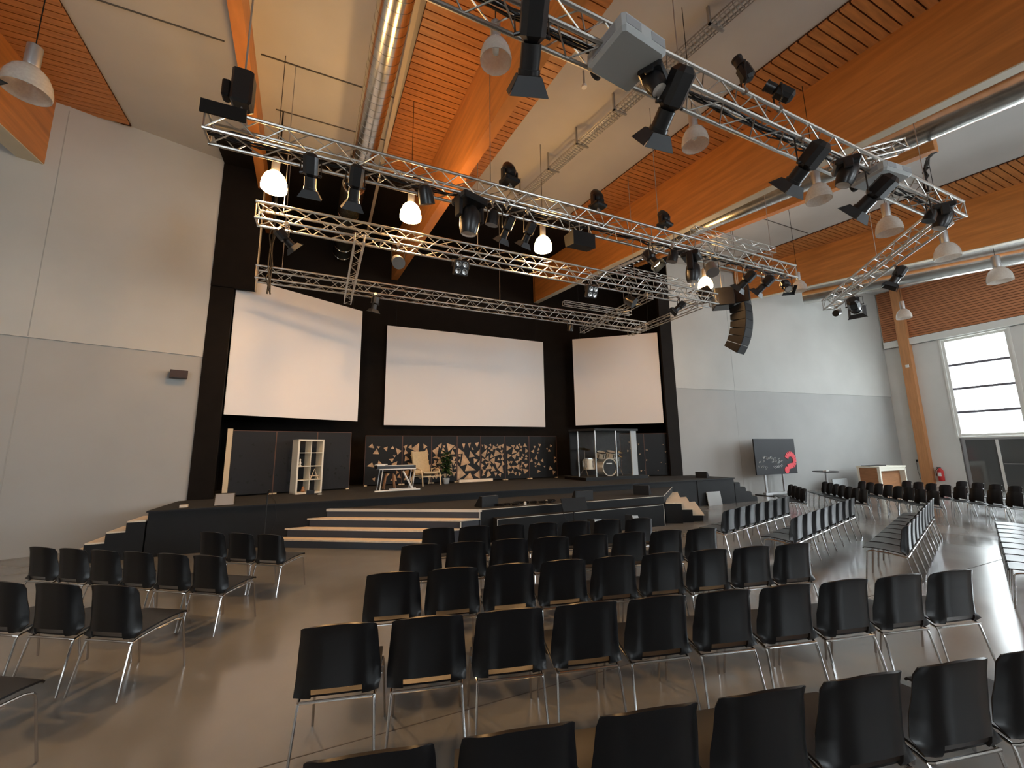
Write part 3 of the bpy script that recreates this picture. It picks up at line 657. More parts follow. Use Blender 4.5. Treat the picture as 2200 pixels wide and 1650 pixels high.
# ---------------------------------------------------------------- lighting fixtures
def aim(az, tilt): return rotm('Z', az)@rotm('X', tilt)       # local -Z is the beam direction; tilt from straight down
def chord_xy(x, ty):                                          # fixtures hang on the near chord of their truss
    return (x+0.10, ty-0.09) if x > 11 and ty > 4 else (x, ty-0.145)
def clamp(t, up=False):
    s = 1 if up else -1
    g = MB().tube([(0,-0.03,0.0),(0,0.03,0.0)],0.034,10); g.box(-0.012,0.012,-0.012,0.012,min(0,s*0.09),max(0,s*0.09))
    g.build('clamp','alu',t)
def yoke(t, z, w, hgt, up=False):
    s = 1 if up else -1
    g = MB().tube([(-w,0,z),(-w,0,s*0.08),(w,0,s*0.08),(w,0,z)],0.011,6); g.build('yoke','blackm',t)
def spot(label, x, ty, z, az, tilt, L, w, tz=5.70, up=False, doors=True, lens='lamp_lens', grp='spotlights on the trusses'):
    x, ty = chord_xy(x, ty)
    t = thing('stage_spotlight', label, 'spotlight', (x, ty, tz), 0, grp); dz = z-tz; clamp(t, up)
    r = w*0.30
    Tm = tr(0,0,dz)@aim(az, tilt)
    t_y = MB(); 
    g = MB()
    yk = rotm('Z', az)
    g.tube([yk@Vector((-r*1.35,0,dz)), yk@Vector((-r*1.35,0,(-0.08 if not up else 0.08))), yk@Vector((r*1.35,0,(-0.08 if not up else 0.08))), yk@Vector((r*1.35,0,dz))],0.010,6)
    g.build('yoke','blackm',t)
    MB().cbox(-r,r,-r,r,-L*0.06,L*0.5,r*0.45,Tm).build('lamp_housing','blackm',t)
    MB().lathe([(r*0.82,-L*0.06),(r*0.82,-L*0.30),(r*0.92,-L*0.30),(r*0.92,-L*0.36)],16,Tm).build('barrel','blackm',t,smooth=True)
    MB().lathe([(r*0.80,-L*0.362),(r*0.4,-L*0.372),(0.0,-L*0.376)],16,Tm).build('lens',lens,t)
    g = MB()
    for q in (-1,1): g.tube([Tm@Vector((q*r*1.0,0,L*0.02)), Tm@Vector((q*r*1.45,0,L*0.0))],0.018,8)
    g.build('tilt_knobs','blackm',t)
    if doors:
        for q in range(4):
            D = Tm@rotm('Z', q*PI/2)@tr(0,r*0.95,-L*0.36)@rotm('X', R(28))
            ww = r*(1.25 if q%2 else 1.6)
            MB().hexa([(-r*0.95,-0.003,0),(r*0.95,-0.003,0),(r*0.95,0.003,0),(-r*0.95,0.003,0)],[(-ww,-0.003,-L*0.22),(ww,-0.003,-L*0.22),(ww,0.003,-L*0.22),(-ww,0.003,-L*0.22)],D).build('barn_door','barn',t)
    return t
def mover(label, x, ty, z, az, tilt, s, tz=5.70, up=False):
    x, ty = chord_xy(x, ty)
    t = thing('moving_head_light', label, 'moving light', (x, ty, tz), 0, 'moving head lights'); dz = z-tz; sg = 1 if up else -1
    clamp(t, up)
    MB().cbox(-s*0.42,s*0.42,-s*0.36,s*0.36,min(sg*0.06,sg*(0.06+s*0.22)),max(sg*0.06,sg*(0.06+s*0.22)),0.02,rotm('Z',az)).build('base','blackm',t)
    for q in (-1,1):
        MB().cbox(q*s*0.38-s*0.06,q*s*0.38+s*0.06,-s*0.13,s*0.13,min(sg*0.1,dz-sg*-s*0.0),max(sg*0.1,dz+s*0.0),0.012,rotm('Z',az)).build('yoke_arm','blackm',t)
    Tm = tr(0,0,dz)@aim(az, tilt)
    MB().lathe([(0.0,s*0.42),(s*0.16,s*0.40),(s*0.27,s*0.26),(s*0.30,s*0.05),(s*0.29,-s*0.18),(s*0.25,-s*0.36),(s*0.23,-s*0.42)],18,Tm).build('head','blackm',t,smooth=True)
    MB().lathe([(s*0.21,-s*0.422),(s*0.1,-s*0.44),(0,-s*0.445)],18,Tm).build('lens','lamp_lens',t)
    return t
def par(label, x, ty, z, az, tilt, s, tz=5.70, m='blackm', lens='lamp_lens'):
    x, ty = chord_xy(x, ty)
    t = thing('par_light', label, 'spotlight', (x, ty, tz), 0, 'small round spotlights'); dz = z-tz; clamp(t)
    yk = rotm('Z', az); g = MB()
    g.tube([yk@Vector((-s*.42,0,dz)), yk@Vector((-s*.42,0,-0.08)), yk@Vector((s*.42,0,-0.08)), yk@Vector((s*.42,0,dz))],0.009,6); g.build('yoke','blackm',t)
    Tm = tr(0,0,dz)@aim(az, tilt)
    MB().lathe([(s*.12,s*.5),(s*.25,s*.44),(s*.36,s*.2),(s*.40,-s*.4),(s*.37,-s*.4)],18,Tm).build('can',m,t,smooth=True)
    MB().lathe([(s*.36,-s*.34),(0,-s*.36)],18,Tm).build('lens',lens,t)
    return t
def blinder(label, x, ty, z, az, tilt, s):
    x, ty = chord_xy(x, ty)
    t = thing('blinder_light', label, 'spotlight', (x, ty, 5.70), 0, 'four lens lights on the middle truss'); dz = z-5.70; clamp(t)
    yk = rotm('Z', az); g = MB()
    g.tube([yk@Vector((-s*.6,0,dz)), yk@Vector((-s*.6,0,-0.08)), yk@Vector((s*.6,0,-0.08)), yk@Vector((s*.6,0,dz))],0.009,6); g.build('yoke','blackm',t)
    Tm = tr(0,0,dz)@aim(az, tilt)
    MB().cbox(-s*.5,s*.5,-s*.5,s*.5,-s*.2,s*.2,0.015,Tm).build('housing','blackm',t)
    for a in (-1,1):
        for b in (-1,1):
            MB().lathe([(s*.19,-s*.20),(s*.19,-s*.235),(s*.16,-s*.235),(s*.05,-s*.21),(0,-s*.21)],14,Tm@tr(a*s*.23,b*s*.23,0)).build('lens','chrome',t)
    return t
N1 = 'on the nearest long truss'
spot('black profile spotlight pointing straight down %s, left of the flexible duct' % N1, -0.40, T1Y, 5.42, 0, 0.62, 0.52, 0.30)
spot('black profile spotlight hanging in front of the flexible duct, %s' % N1, 0.15, T1Y, 5.40, 0.1, 0.62, 0.56, 0.30)
par('small dark spotlight just left of the second glowing pendant lamp, %s' % N1, 1.12, T1Y, 5.52, -0.6, 0.5, 0.30)
mover('large black moving head under the truss, near the middle of the picture', 1.80, T1Y, 5.28, 0.3, 0.15, 0.52)
par('small dark round light right beside the large hanging moving head', 2.18, T1Y, 5.40, 0.4, 0.3, 0.26)
spot('narrow black profile light, left of a pair, warm reflections on its sides', 2.42, T1Y, 5.28, 0.3, 0.7, 0.42, 0.22)
spot('narrow black profile light, right of a pair, warm reflections on its sides', 2.80, T1Y, 5.28, 0.3, 0.7, 0.40, 0.22)
mover('left moving head standing on top of the nearest long truss', 2.48, T1Y, 6.33, 0.2, 2.6, 0.34, 6.03, True)
mover('middle moving head standing on top of the nearest long truss', 4.22, T1Y, 6.31, 0.2, 2.6, 0.33, 6.03, True)
mover('right moving head standing on top of the nearest long truss', 5.81, T1Y, 6.29, 0.2, 2.6, 0.32, 6.03, True)
spot('spotlight with a glowing lens on the nearest long truss', 5.40, T1Y, 5.33, PI+0.5, 0.6, 0.42, 0.30, lens='lamp_on')
par('small dark light between the glowing spotlight and the hanging moving head', 5.95, T1Y, 5.48, 0.5, 0.3, 0.26)
mover('hanging moving head at the right part of the nearest long truss', 6.46, T1Y, 5.25, 0.5, 0.1, 0.46)
par('grey barrelled light right of the hanging moving head', 7.0, T1Y, 5.42, 2.5, 0.5, 0.32, m='steel')
spot('left spotlight of a pair above the loudspeaker array', 8.02, T1Y, 5.33, 0.3, 0.9, 0.46, 0.30)
spot('right spotlight of a pair above the loudspeaker array', 8.62, T1Y, 5.33, 0.3, 0.9, 0.46, 0.30)
spot('spotlight with pale barn doors at the right end of the nearest truss', 9.40, T1Y, 5.42, PI-0.6, 0.7, 0.36, 0.30)
N2 = 'on the middle long truss'
spot('spotlight tilted to the right at the left end of the middle truss', -0.85, T2Y, 5.42, -1.1, 0.9, 0.40, 0.26)
par('round can light facing the hall on the middle truss, left of the centre', 1.02, T2Y, 5.36, 0.1, -0.9, 0.30, m='steel')
blinder('four lens light left of the centre of the middle truss', 2.26, T2Y, 5.45, 0.0, -1.15, 0.30)
blinder('four lens light right of the centre of the middle truss', 5.42, T2Y, 5.42, 0.0, -1.15, 0.28)
par('round can light on the middle truss, right of the second four lens light', 6.55, T2Y, 5.36, 0.6, -0.9, 0.32)
spot('spotlight at the right end of the middle truss, tilted to the left', 8.15, T2Y, 5.42, 1.0, 0.9, 0.38, 0.28)
spot('spotlight under the farthest truss above the left screen', 0.88, T3Y, 5.45, 0.5, 0.3, 0.40, 0.26)
par('small light under the farthest truss, near its right end', 6.56, T3Y, 5.47, 0, 0.3, 0.24)
NA = 'on the truss with the projectors'
spot('large black spotlight pointing straight down at the top of the picture', 1.54, 3.0, 5.60, -0.3, 0.9, 0.80, 0.40, 5.9)
mover('black moving head hanging just right of the large grey projector', 3.02, 3.0, 5.72, 0.5, -0.35, 0.36, 5.9)
spot('large black spotlight with wide barn doors, second along the projector truss', 3.22, 3.0, 5.50, -0.1, 0.95, 0.72, 0.40, 5.9)
spot('slim black light tilted upwards, left of a pair on top of the projector truss', 4.55, 3.0, 6.55, 0.9, PI-0.35, 0.42, 0.24, 6.2, True, doors=False)
spot('slim black light tilted upwards, right of a pair on top of the projector truss', 5.22, 3.0, 6.48, 1.0, PI-0.9, 0.46, 0.26, 6.2, True, doors=False)
spot('spotlight with a pale barn door left of the small grey projector', 5.62, 3.0, 5.48, 0.0, 0.98, 0.62, 0.40, 5.9)
mover('dark moving head at the left of the small grey projector', 6.63, 3.0, 5.66, 0.6, 0.4, 0.42, 5.9)
spot('spotlight with a pale barn door below the small grey projector', 7.25, 3.0, 5.47, 0.1, 0.98, 0.62, 0.40, 5.9)
mover('dark moving head near the truss corner at the right', 9.45, 3.0, 5.62, 0.6, 0.4, 0.42, 5.9)
par('small dark light left of the moving head by the truss corner', 8.98, 3.0, 5.55, 0.6, 0.4, 0.22, 5.9)
spot('black spotlight halfway along the slanting truss', 11.65, 4.55, 5.62, 0.5, 0.6, 0.50, 0.36, 5.9)
spot('black spotlight with barn doors near the low end of the slanting truss', 12.95, 6.03, 5.60, 1.9, -1.2, 0.62, 0.46, 5.9)
par('small dark light at the low end of the slanting truss', 13.6, 6.77, 5.72, 1.5, 1.3, 0.24, 5.9)
spot('dark spotlight just entering the picture at its upper left edge', -3.95, 6.1, 6.15, -0.6, 0.8, 0.5, 0.4, 6.45, doors=True)
# projectors
def projector(label, x, y, z, az, w, d, h):
    t = thing('projector', label, 'projector', (x,y,z), az, 'projectors on the truss')
    MB().cbox(-w/2,w/2,-d/2,d/2,0,h,0.03).build('housing','proj',t)
    MB().lathe([(0.07,0),(0.075,0.05),(0.05,0.06)],18,tr(-w*0.22,d/2,h*0.5)@rotm('X',R(-90))).build('lens','ink',t)
    for q in (-0.28,0.28): B(q*w-0.10,q*w+0.10,-d/2-0.004,-d/2+0.002,h*0.25,h*0.75).build('vent_grille','grey',t)
    B(-w/2-0.004,-w/2+0.002,-d*0.3,d*0.3,h*0.25,h*0.75).build('vent_grille','grey',t)
    g = MB()
    for a in (-1,1): g.tube([(a*w*0.3,0.0,h-0.01),(a*w*0.3,0.0,h+0.12)],0.014)
    g.box(-w*0.34,w*0.34,-0.02,0.02,h+0.11,h+0.14); g.build('mounting_bracket','alu',t)
projector('large pale grey projector hanging under the truss at the top of the picture', 2.66, 2.86, 5.80, 0.1, 0.62, 0.56, 0.20)
projector('smaller pale grey projector hanging further right along the truss', 7.55, 2.86, 5.78, -0.1, 0.62, 0.5, 0.16)
# chain hoist and panel at the left end of the nearest truss
t = thing('chain_hoist', 'black chain hoist standing above the left end of the nearest truss', 'hoist', (-1.26,T1Y,6.02))
MB().cbox(-0.12,0.12,-0.12,0.12,0.22,0.72,0.03).build('motor_body','blackm',t); MB().cbox(-0.22,-0.12,-0.08,0.08,0.28,0.52,0.02).build('chain_bag','black',t)
MB().tube([(0,0,-0.0),(0,0,0.24)],0.012,6).build('lower_hook','steel',t); MB().tube([(0,0,0.7),(0,0,cz(T1Y)-6.09)],0.012,6).build('chain','steel',t)
o = B(-1.64,-1.16,T1Y-0.185,T1Y-0.165,5.90,6.08).build('sign_board','black',center=True); tag(o,'flat black board fixed to the left end of the nearest truss','board')
t = thing('hanging_monitor', 'black loudspeaker hung on thin rods below the nearest truss', 'loudspeaker', (3.80,T1Y-0.145,5.20), 0.0)
MB().hexa([(-.22,-.14,0),(.22,-.14,0),(.22,.12,0.06),(-.22,.12,0.06)],[(-.22,-.14,.26),(.22,-.14,.26),(.22,.16,.28),(-.22,.16,.28)]).build('cabinet','black',t)
for x in (-0.2,0.0,0.2): MB().tube([(x,0,0.26),(x,0,0.52)],0.007,6).build('rod','alu',t)
t = thing('cable_drop', 'dark bundle of cables hanging by the left ends of the far trusses', 'cable', (-1.26,9.0,4.95))
rnd = random.Random(2); g = MB()
for k in range(5): g.tube([(rnd.uniform(-.05,.05),rnd.uniform(-.05,.05),q*0.3) for q in range(6)]+[(0,0,cz(9)-4.97)],0.014,6)
g.build('cables','black',t)
t = thing('hanging_cable', 'thick twisted dark cable hanging from the short beam to the projector truss', 'cable', (9.5,3.0,6.2))
rnd = random.Random(9); g = MB()
for k in range(4):
    g.tube([(2.5*(q/14)**1.6+rnd.uniform(-.03,.03), 0.55*(q/14)**1.6+rnd.uniform(-.03,.03), 2.0*(q/14)) for q in range(15)], 0.016, 6)
g.build('cables','black',t)
# loudspeaker array
t = thing('line_array', 'curved black loudspeaker array hanging right of the stage', 'loudspeaker', (11.2,8.0,4.4), 0.22)
yy, z = -0.26, 1.66
for i in range(6):
    tl = R((-2,3,9,16,24,34)[i]); h = 0.262
    T = tr(0,yy,z)@rotm('X',tl)
    g = MB(); g.hexa([(-.24,0,-h+.006),(.24,0,-h+.006),(.20,.46,-h+.055),(-.20,.46,-h+.055)],[(-.24,0,0),(.24,0,0),(.20,.46,-.04),(-.20,.46,-.04)],T); g.build('speaker_module','array',t)
    MB().box(-.225,.225,-.008,-.001,-h+.02,-.014,T).build('grille','array',t)
    yy += h*math.sin(tl); z -= h*math.cos(tl)
MB().tube([(0,0,1.6),(0,0,cz(8)-4.44)],0.012).build('rigging_pole','steel',t)
for lb, q, rz in (('square loudspeaker cabinet directly above the loudspeaker array',(11.35,8.05,6.12),0.55),('square loudspeaker cabinet left of the array top',(10.78,8.2,6.0),0.9)):
    t = thing('subwoofer', lb, 'loudspeaker', q, rz, 'cabinets above the array')
    MB().cbox(-.27,.27,-.27,.27,0,.56,.02).build('cabinet','blackm',t); B(-.24,.24,-.278,-.271,.03,.53).build('grille','black',t)
    MB().tube([(0,0,.56),(0,0,cz(8)-q[2])],0.012).build('suspension_cable','steel',t)
t = thing('small_loudspeaker', 'tilted small loudspeaker hanging left of the array', 'loudspeaker', (9.95,8.0,6.05), 0.9)
MB().cbox(-.15,.15,-.16,.16,0,.42,.02,rotm('X',R(-25))).build('cabinet','blackm',t); MB().tube([(0,0,.4),(0,0,8.05-6.05)],0.01).build('suspension_cable','steel',t)

# ---------------------------------------------------------------- pendant lamps
def pendant(x, y, z, label, lit=False, s=1.0, top=None):
    t = thing('pendant_lamp', label, 'lamp', (x,y,z), 0, 'bell shaped pendant lamps')
    prof = [(0.205,-0.20),(0.21,-0.15),(0.195,-0.05),(0.155,0.05),(0.095,0.115),(0.065,0.135)]
    prof = [(r*s, q*s) for r, q in prof]
    o = MB().lathe(prof,28,cap=False).build('shade','lit' if lit else 'shade',t,smooth=True,thick=0.0 if lit else 0.006)
    MB().lathe([(0.06*s,0.13*s),(0.068*s,0.15*s),(0.068*s,0.40*s),(0.03*s,0.42*s)],18).build('lamp_holder','steel',t,smooth=True)
    if lit: MB().lathe([(0.0,-0.165*s),(0.185*s,-0.16*s)],24,cap=False).build('light_opening','opening',t)
    if not lit: MB().lathe([(0.0,-0.1),(0.035,-0.06),(0.04,0.02),(0.03,0.12)],12).build('bulb','white',t,smooth=True)
    MB().tube([(0,0,0.41*s),(0,0,(top or cz(y))-z)],0.006,6).build('cable','black',t)
for i, (x,y,z) in enumerate([(-1.09,7.5,6.5),(1.24,7.5,6.5),(4.25,7.62,6.5),(9.93,8.07,6.65)]):
    pendant(x,y,z,'glowing pendant lamp, '+('leftmost, beside the black masking panel','second from the left, above the middle truss','third from the left, beside the hanging loudspeaker','rightmost, beside the loudspeaker array')[i], True, 0.98, 8.08 if i == 3 else None)
for x,y,z,s,l in [(1.57,3.83,6.5,.9,'unlit pendant lamp beside the large downward spotlight'),(4.85,3.88,6.5,.93,'unlit pendant lamp under the projector truss, before the big timber beam'),
    (8.11,3.98,6.5,1.0,'unlit pendant lamp between two spotlights with pale barn doors'),(10.75,4.07,6.5,1.12,'unlit pendant lamp right of the lower spotlight on the projector truss'),
    (13.53,4.14,6.5,1.18,'unlit pendant lamp right of the truss corner, rim facing down'),(16.88,4.25,6.5,1.25,'unlit pendant lamp at the right edge before the wall boards'),
    (12.43,6.93,6.5,.95,'small unlit pendant lamp right of the loudspeaker cabinets'),(18.68,7.09,6.5,1.05,'unlit pendant lamp before the wooden column'),
    (-3.67,6.48,6.5,1.1,'unlit pendant lamp in the upper left corner')]:
    pendant(x,y,z,l,False,s,8.0 if 10 < x < 11 else None)

# ---------------------------------------------------------------- ducts and tray
def duct(label, pts, r, end=True, flex=None, m='metal'):
    t = thing('ventilation_duct', label, 'duct', (0,0,0)); 
    P = [Vector(p) for p in pts]
    MB().tube(P, r, 28).build('duct_pipe', m, t, smooth=True)
    g = MB(); 
    for i in range(len(P)-1):
        d = P[i+1]-P[i]; L = d.length; n = int(L/0.18); u = d.normalized()
        for k in range(n): 
            q = P[i]+u*(k*0.18+0.05); g.tube([q, q+u*0.012], r+0.005, 28)
    g.build('seam_rings', m, t, smooth=True)
    for q in (0.25,0.55,0.8):
        p = P[0].lerp(P[-1], q); MB().tube([(p.x,p.y,p.z+r*0.9),(p.x,p.y,cz(p.y)-0.02)],0.006,6).build('hanger','steel',t)
    return t
dd = duct('round spiral duct running along the ceiling towards the stage, lit warm', [(1.35,-9,7.35),(0.56,5.4,8.4),(0.42,8.5,8.48),(0.25,10.2,8.52)], 0.25)
t = thing('flexible_duct', 'ribbed flexible duct going down behind the middle truss', 'duct', (0,0,0))
pts = [(0.25,10.2,8.52),(0.18,11.5,8.52),(0.14,12.8,8.5),(0.08,13.9,8.4)]
g = MB(); 
for i in range(3):
    a, b = Vector(pts[i]), Vector(pts[i+1]); n = int((b-a).length/0.055)
    for k in range(n):
        p = a.lerp(b, k/n); q = a.lerp(b, (k+0.5)/n); e = a.lerp(b, (k+1)/n); g.tube([p,q], 0.255, 24, r1=0.285); g.tube([q,e], 0.285, 24, r1=0.255)
g.build('ribbed_hose','metal',t,smooth=True)
duct('large round duct right of the big timber beam, bright highlight along it', [(11.9,-9,7.7),(11.1,2.1,8.25),(10.75,4.3,8.38),(9.75,7.8,8.45),(8.9,12.4,8.5)], 0.36)
duct('large round duct below the far right beam, ending before the end wall', [(23.2,-5,7.6),(20.3,4.6,7.93),(17.95,9.9,8.05)], 0.36)
t = thing('cable_tray', 'long wire mesh cable tray hanging below the white ceiling field', 'cable tray', (0,0,0))
A0, A1 = Vector((6.7,-4.5,8.35)), Vector((4.45,9.4,8.62)); d = (A1-A0); L = d.length; u = d.normalized(); sx = u.cross(Vector((0,0,1))).normalized()
g = MB()
for a in (-0.11,0.11):
    g.tube([A0+sx*a, A1+sx*a],0.008,5); g.tube([A0+sx*a+Vector((0,0,0.06)), A1+sx*a+Vector((0,0,0.06))],0.013,5)
g.build('side_rails','steel',t)
g = MB(); k = 0.0
while k < L: p = A0+u*k; g.tube([p+sx*0.11+Vector((0,0,0.06)),p+sx*0.11,p-sx*0.11,p-sx*0.11+Vector((0,0,0.06))],0.0085,4); k += 0.07
g.build('mesh_rungs','steel',t)
MB().tube([A0+Vector((0,0,0.03)),A1+Vector((0,0,0.03))],0.022,6).build('cables','gray_l',t)
for y in (0.3,2.0,3.7,5.7,6.8,7.8,9.0):
    p = A0.lerp(A1,(y-A0.y)/d.y); MB().box(p.x-0.17,p.x-0.13,y-0.02,y+0.02,p.z-0.03,cz(y)+0.0).box(p.x-0.17,p.x+0.16,y-0.02,y+0.02,p.z-0.03,p.z-0.01).build('bracket','steel',t)

# ---------------------------------------------------------------- right part of the hall
t = thing('easel_board', 'dark display board with red question mark on two grey posts', 'display board', (15.75,10.45,0), -0.02)
for x in (-0.62,0.40): MB().box(x-0.04,x+0.04,0.02,0.07,0.03,1.4).build('post','steel',t)
B(-0.75,0.75,-0.02,0.10,0.03,0.11).build('base_beam','steel',t); 
B(-1.15,1.17,-0.03,0.015,0.77,2.11).build('board','greydk',t)
for x in (-0.75,0.75): B(x-0.05,x+0.05,-0.35,0.4,0,0.03).build('foot','blackm',t)
g = MB(); cx0, cz0 = 0.82, 1.28
arc = [(0.0+0.24*math.cos(q), 0.24*math.sin(q)) for q in [R(v) for v in range(160,-70,-20)]] + [(-0.04,-0.22),(-0.20,-0.26)]
pv = [Vector((cx0+a, -0.045, cz0+b)) for a, b in arc]
for i in range(len(pv)-1):
    w = 0.10; a, b = pv[i], pv[i+1]; n = Vector((-(b-a).z,0,(b-a).x)).normalized()*w
    g.hexa([a-n+Vector((0,0,0)),b-n,b-n+Vector((0,0.012,0)),a-n+Vector((0,0.012,0))],[a+n,b+n,b+n+Vector((0,0.012,0)),a+n+Vector((0,0.012,0))])
g.lathe([(0.13,0),(0.13,0.012)],18,tr(cx0-0.27,-0.032,0.91)@rotm('X',R(90)))
g.build('question_mark','redfig',t)
rnd = random.Random(3); g = MB()
for i in range(26):
    x = rnd.uniform(-1.0,0.35); z = 1.38-0.16*(i%3)+rnd.uniform(-.04,.04); s = rnd.uniform(0.04,0.10)
    pts = [(x+s*math.cos(k*1.3+i), -0.034, z+0.6*s*math.sin(k*1.7+i)) for k in range(5)]
    g.tube(pts, 0.009, 4)
g.build('white_scribbles','gray_l',t)
t = thing('bistro_table', 'round black pedestal table by the right end wall', 'table', (17.3,9.6,0))
MB().lathe([(0.40,0.83),(0.42,0.85),(0.40,0.865),(0,0.87)],28).build('table_top','black',t); MB().tube([(0,0,0.02),(0,0,0.84)],0.04,12).build('pedestal','steel',t); MB().lathe([(0.25,0),(0.25,0.02),(0.05,0.04)],20).build('base','steel',t)
o = MB().box(-.09,.09,-.06,.06,0,.03,tr(17.15,9.5,0.871)).build('open_book','white',center=True); tag(o,'small white pad on the round black table','pad')
o = B(18.3,19.3,9.95,9.99,0,0.50).build('board_panel','gray_l',center=True); tag(o,'low light grey board standing left of the counter','board')
t = thing('reception_counter', 'pale topped counter with brown wooden panels by the end wall', 'counter', (20.66,9.38,0))
g = MB(); g.box(-1.0,0.98,-0.40,0.38,0.92,0.98); g.box(0.90,0.97,-0.38,0.37,0,0.92); g.box(-0.97,-0.88,-0.385,-0.30,0,0.92); g.box(-0.98,-0.90,0.30,0.37,0,0.92); g.build('frame','cream',t)
B(-0.965,-0.93,-0.30,0.30,0.02,0.92).build('side_panel','brown',t); B(-0.88,0.90,-0.20,-0.16,0.02,0.78).build('front_panel','brown',t)
B(-0.88,0.90,-0.37,-0.345,0.80,0.92).build('cream_rail','cream',t)
t = thing('folded_item', 'flat dark item lying on the pale counter top', 'tray', (20.4,9.45,0.98)); B(-0.7,0.5,-.15,.15,0,0.03).build('body','black',t)
t = thing('fire_extinguisher', 'red fire extinguisher hanging on the wall beside the wooden column', 'fire extinguisher', (24.15,8.88,0.26))
MB().lathe([(0.09,0),(0.10,0.02),(0.10,0.42),(0.06,0.50),(0.03,0.53)],18).build('cylinder','red',t,smooth=True)
MB().box(-.03,.03,-.03,.09,.53,.58).build('valve','blackm',t); MB().tube([(0,0.05,.55),(-.02,.13,.45),(-.02,.13,.2)],.012,6).build('hose','blackm',t); MB().box(-.102,-.098,-.05,.05,.2,.35).build('label_patch','white',t)
t = thing('wall_sensor', 'small white box on the wooden column', 'sensor', (XR-0.31,9.3,5.3)); B(-.02,.02,-.06,.06,0,.12).build('body','white',t)
o = B(XR-0.05,XR-0.002,9.62,9.68,1.05,1.15).build('wall_socket','black',center=True); tag(o,'small dark switch on the wall left of the column','switch')
t = thing('coat_hook_cable','thin cable hanging down the wall left of the wooden column','cable',(XR-0.03,9.66,0.3)); MB().tube([(0,0,0.8),(0.0,0.02,0.4),(0,-0.03,0)],0.006,5).build('cable','black',t)
t = thing('wall_speaker','small dark red loudspeaker box on the left end wall','loudspeaker',(-3.14,11.24,3.50),0.31)
B(-0.155,0.155,-0.08,0.10,0,0.175).build('cabinet','walnut',t); B(-0.145,0.145,-0.088,-0.081,0.01,0.165).build('grille','walnut',t)
t = thing('ceiling_sensor','small sensor on a bracket next to the cable tray','sensor',(4.05,5.5,cz(5.5)-0.35)); MB().tube([(0,0,0),(0,0,0.33)],0.02,8).build('stem','steel',t); MB().lathe([(0.05,-0.03),(0.05,0.02),(0.02,0.03)],12).build('body','white',t)

# ---------------------------------------------------------------- chairs
def chair_meshes():
    prof = [(0.240,.428,.200,0),(0.225,.442,.206,0),(0.12,.444,.214,.004),(0.0,.434,.221,.008),(-.10,.420,.226,.010),(-.170,.408,.228,.010),
            (-.210,.400,.231,.004),(-.224,.424,.233,.0),(-.230,.452,.233,0),(-.236,.55,.226,0),(-.245,.64,.218,0),(-.257,.73,.210,0),(-.266,.782,.204,0),(-.271,.799,.195,0)]
    U = [-1,-.9,-.78,-.6,-.3,0,.3,.6,.78,.9,1]; n = len(U)
    vs = []
    for i, (y,z,w,l) in enumerate(prof):
        back = max(0, min(1, (z-.40)/.05)) if i >= 6 else 0
        for u in U:
            c = max(0.0, abs(u)-0.62)/0.38
            vs.append((u*w, y+back*(0.008*u*u+(0.062 if i < 10 else 0.05 if i < 12 else 0.036)*c**1.35), z+l*abs(u)**2-(0.010*abs(u)**4 if i == 12 else 0.024*abs(u)**4 if i == 13 else 0)+0.006*(1-u*u)*(i >= 12)))
    seat = []; back = []
    for i in range(len(prof)-1):
        for j in range(n-1):
            f = (i*n+j, i*n+j+1, (i+1)*n+j+1, (i+1)*n+j)
            if i < 6: seat.append(f)
            elif i in (6,7) and 3 <= j <= 6: continue
            else: back.append(f)
    def half(fs): return MB().add(vs, fs)
    return half(seat), half(back)
sm, bm_ = chair_meshes()
def clean(mb):
    used = sorted({i for f in mb.f for i in f}); mp = {i:k for k,i in enumerate(used)}
    mb.v = [mb.v[i] for i in used]; mb.f = [tuple(mp[i] for i in f) for f in mb.f]; return mb
chair0 = thing('stacking_chair', 'chair', 'chair')
clean(sm).build('seat','shell',chair0,smooth=True,thick=-0.012)
clean(bm_).build('backrest','shell',chair0,smooth=True,thick=-0.012)
g = MB()
g.tube([(-.208,-.205,.372),(-.198,-.226,.382),(.198,-.226,.382),(.208,-.205,.372)],.0085,8)
for s in (-1,1): g.tube([(s*.212,.185,.402),(s*.212,.14,.415),(s*.212,0,.410),(s*.212,-.17,.386),(s*.208,-.205,.372)],.0085,8); g.box(s*.222-.012,s*.222+.012,-.03,.05,.400,.408)
g.build('frame','chrome',chair0,smooth=True)
for s in (-1,1):
    MB().tube([(s*.212,.185,.402),(s*.214,.200,.385),(s*.230,.245,.004)],.0085,8).build('leg','chrome',chair0,smooth=True)
    MB().tube([(s*.208,-.205,.372),(s*.210,-.215,.352),(s*.230,-.285,.004)],.0085,8).build('leg','chrome',chair0,smooth=True)
first = [True]
def put_chair(x, y, rz, s, label, group):
    if first[0]: r = chair0; first[0] = False
    else:
        r = chair0.copy(); C.objects.link(r)
        for ch in list(chair0.children):
            c = ch.copy(); C.objects.link(c); c.parent = r
    r.location = (x, y, 0); r.rotation_euler = (0,0,rz); r.scale = (s,s,s)
    r['label'] = label; r['category'] = 'chair'; r['group'] = group
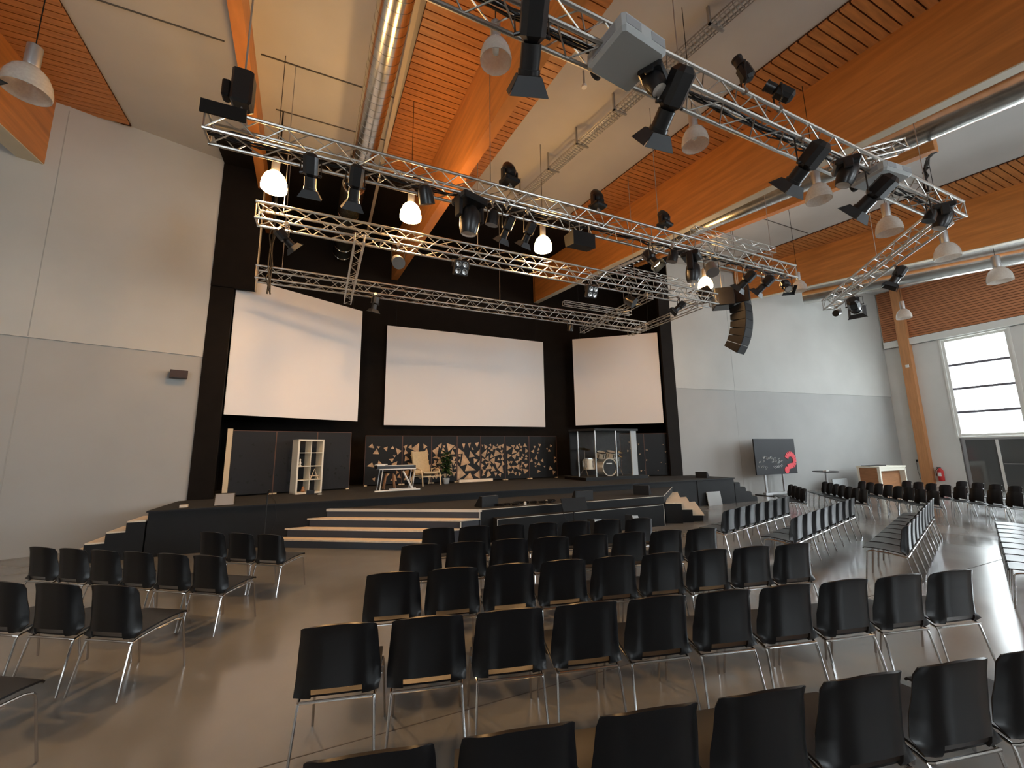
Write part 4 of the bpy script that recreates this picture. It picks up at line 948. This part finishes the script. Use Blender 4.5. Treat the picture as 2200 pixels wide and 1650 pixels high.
def row(where, p0, p1, n, th, group, rev=False, smin=0.82, extra_r=0, extra_l=0, s=None):
    """p0, p1: tops of the first and last backrest (plane z = 0.8 seen from the camera), th: row direction in degrees"""
    a, b = Vector(p0), Vector(p1); L = (b-a).length/(n-1) if n > 1 else 0.5
    if s is None: s = max(smin, min(1.0, L*1.78/0.98/(0.505+L*0.8/0.98)))
    k = (1.78-0.8*s)/0.98; t = R(th); f = Vector((-math.sin(t), math.cos(t)))
    for i in range(-extra_l, n+extra_r):
        p = (a+(b-a)*(i/max(1,n-1)))*k + f*(0.27*s)
        j = (n-1-i) if rev else i
        put_chair(p.x, p.y, t, s, 'black shell chair, %s from the %s in the %s' % (ORD[j+extra_l], 'left', where), group)
G1, G2, G3, G4 = 'chairs in the centre block', 'chairs in the left block', 'chairs in the right block', 'chairs in the far right block'
row('centre row nearest the platform', (1.39,5.52), (4.18,4.85), 7, -13.3, G1)
row('second centre row from the platform', (0.98,4.65), (4.35,3.89), 8, -12.7, G1)
row('third centre row from the platform', (0.55,3.71), (4.48,2.85), 9, -12.4, G1)
row('longest centre row, legs fully visible', (0.11,2.77), (4.61,1.70), 10, -13.3, G1, s=1.0)
row('centre row cropped by bottom edge', (0.18,1.60), (3.23,0.93), 7, -12.5, G1, s=1.0)
row('left row nearest the broad stairs', (-1.35,6.68), (-0.63,6.12), 3, -37.5, G2)
row('left row of six chairs', (-2.90,6.55), (-1.06,5.17), 6, -36.8, G2)
row('left row cut by the picture edge', (-2.40,4.93), (-1.50,4.37), 3, -33, G2)
row('lowest left row, one seat showing', (-2.36,3.62), (-1.95,3.36), 2, -33, G2, s=1.0)
row('right row nearest the stage', (6.04,4.83), (8.48,5.48), 7, 14.9, G3, s=.95)
row('second right row from the stage', (6.28,3.91), (9.25,4.72), 8, 15.3, G3, s=.95)
row('third right row from the stage', (6.79,2.88), (10.33,3.97), 9, 17.1, G3, s=.95)
row('right row cut by picture edge', (6.9,1.66), (10.3,2.75), 9, 18, G3)
row('far row by the display board', (10.42,6.28), (11.32,7.14), 4, 46, G4, s=.9)
row('far row before the round table', (11.25,5.46), (12.94,7.20), 7, 46, G4, s=.9)
row('far row before the counter', (12.04,4.56), (13.87,6.75), 8, 50, G4, s=.9)
row('far row before the wooden column', (13.05,3.68), (14.94,6.20), 8, 53, G4, s=.9)
row('farthest row by the glazed door', (14.86,4.17), (15.80,5.38), 4, 52, G4, s=.9)
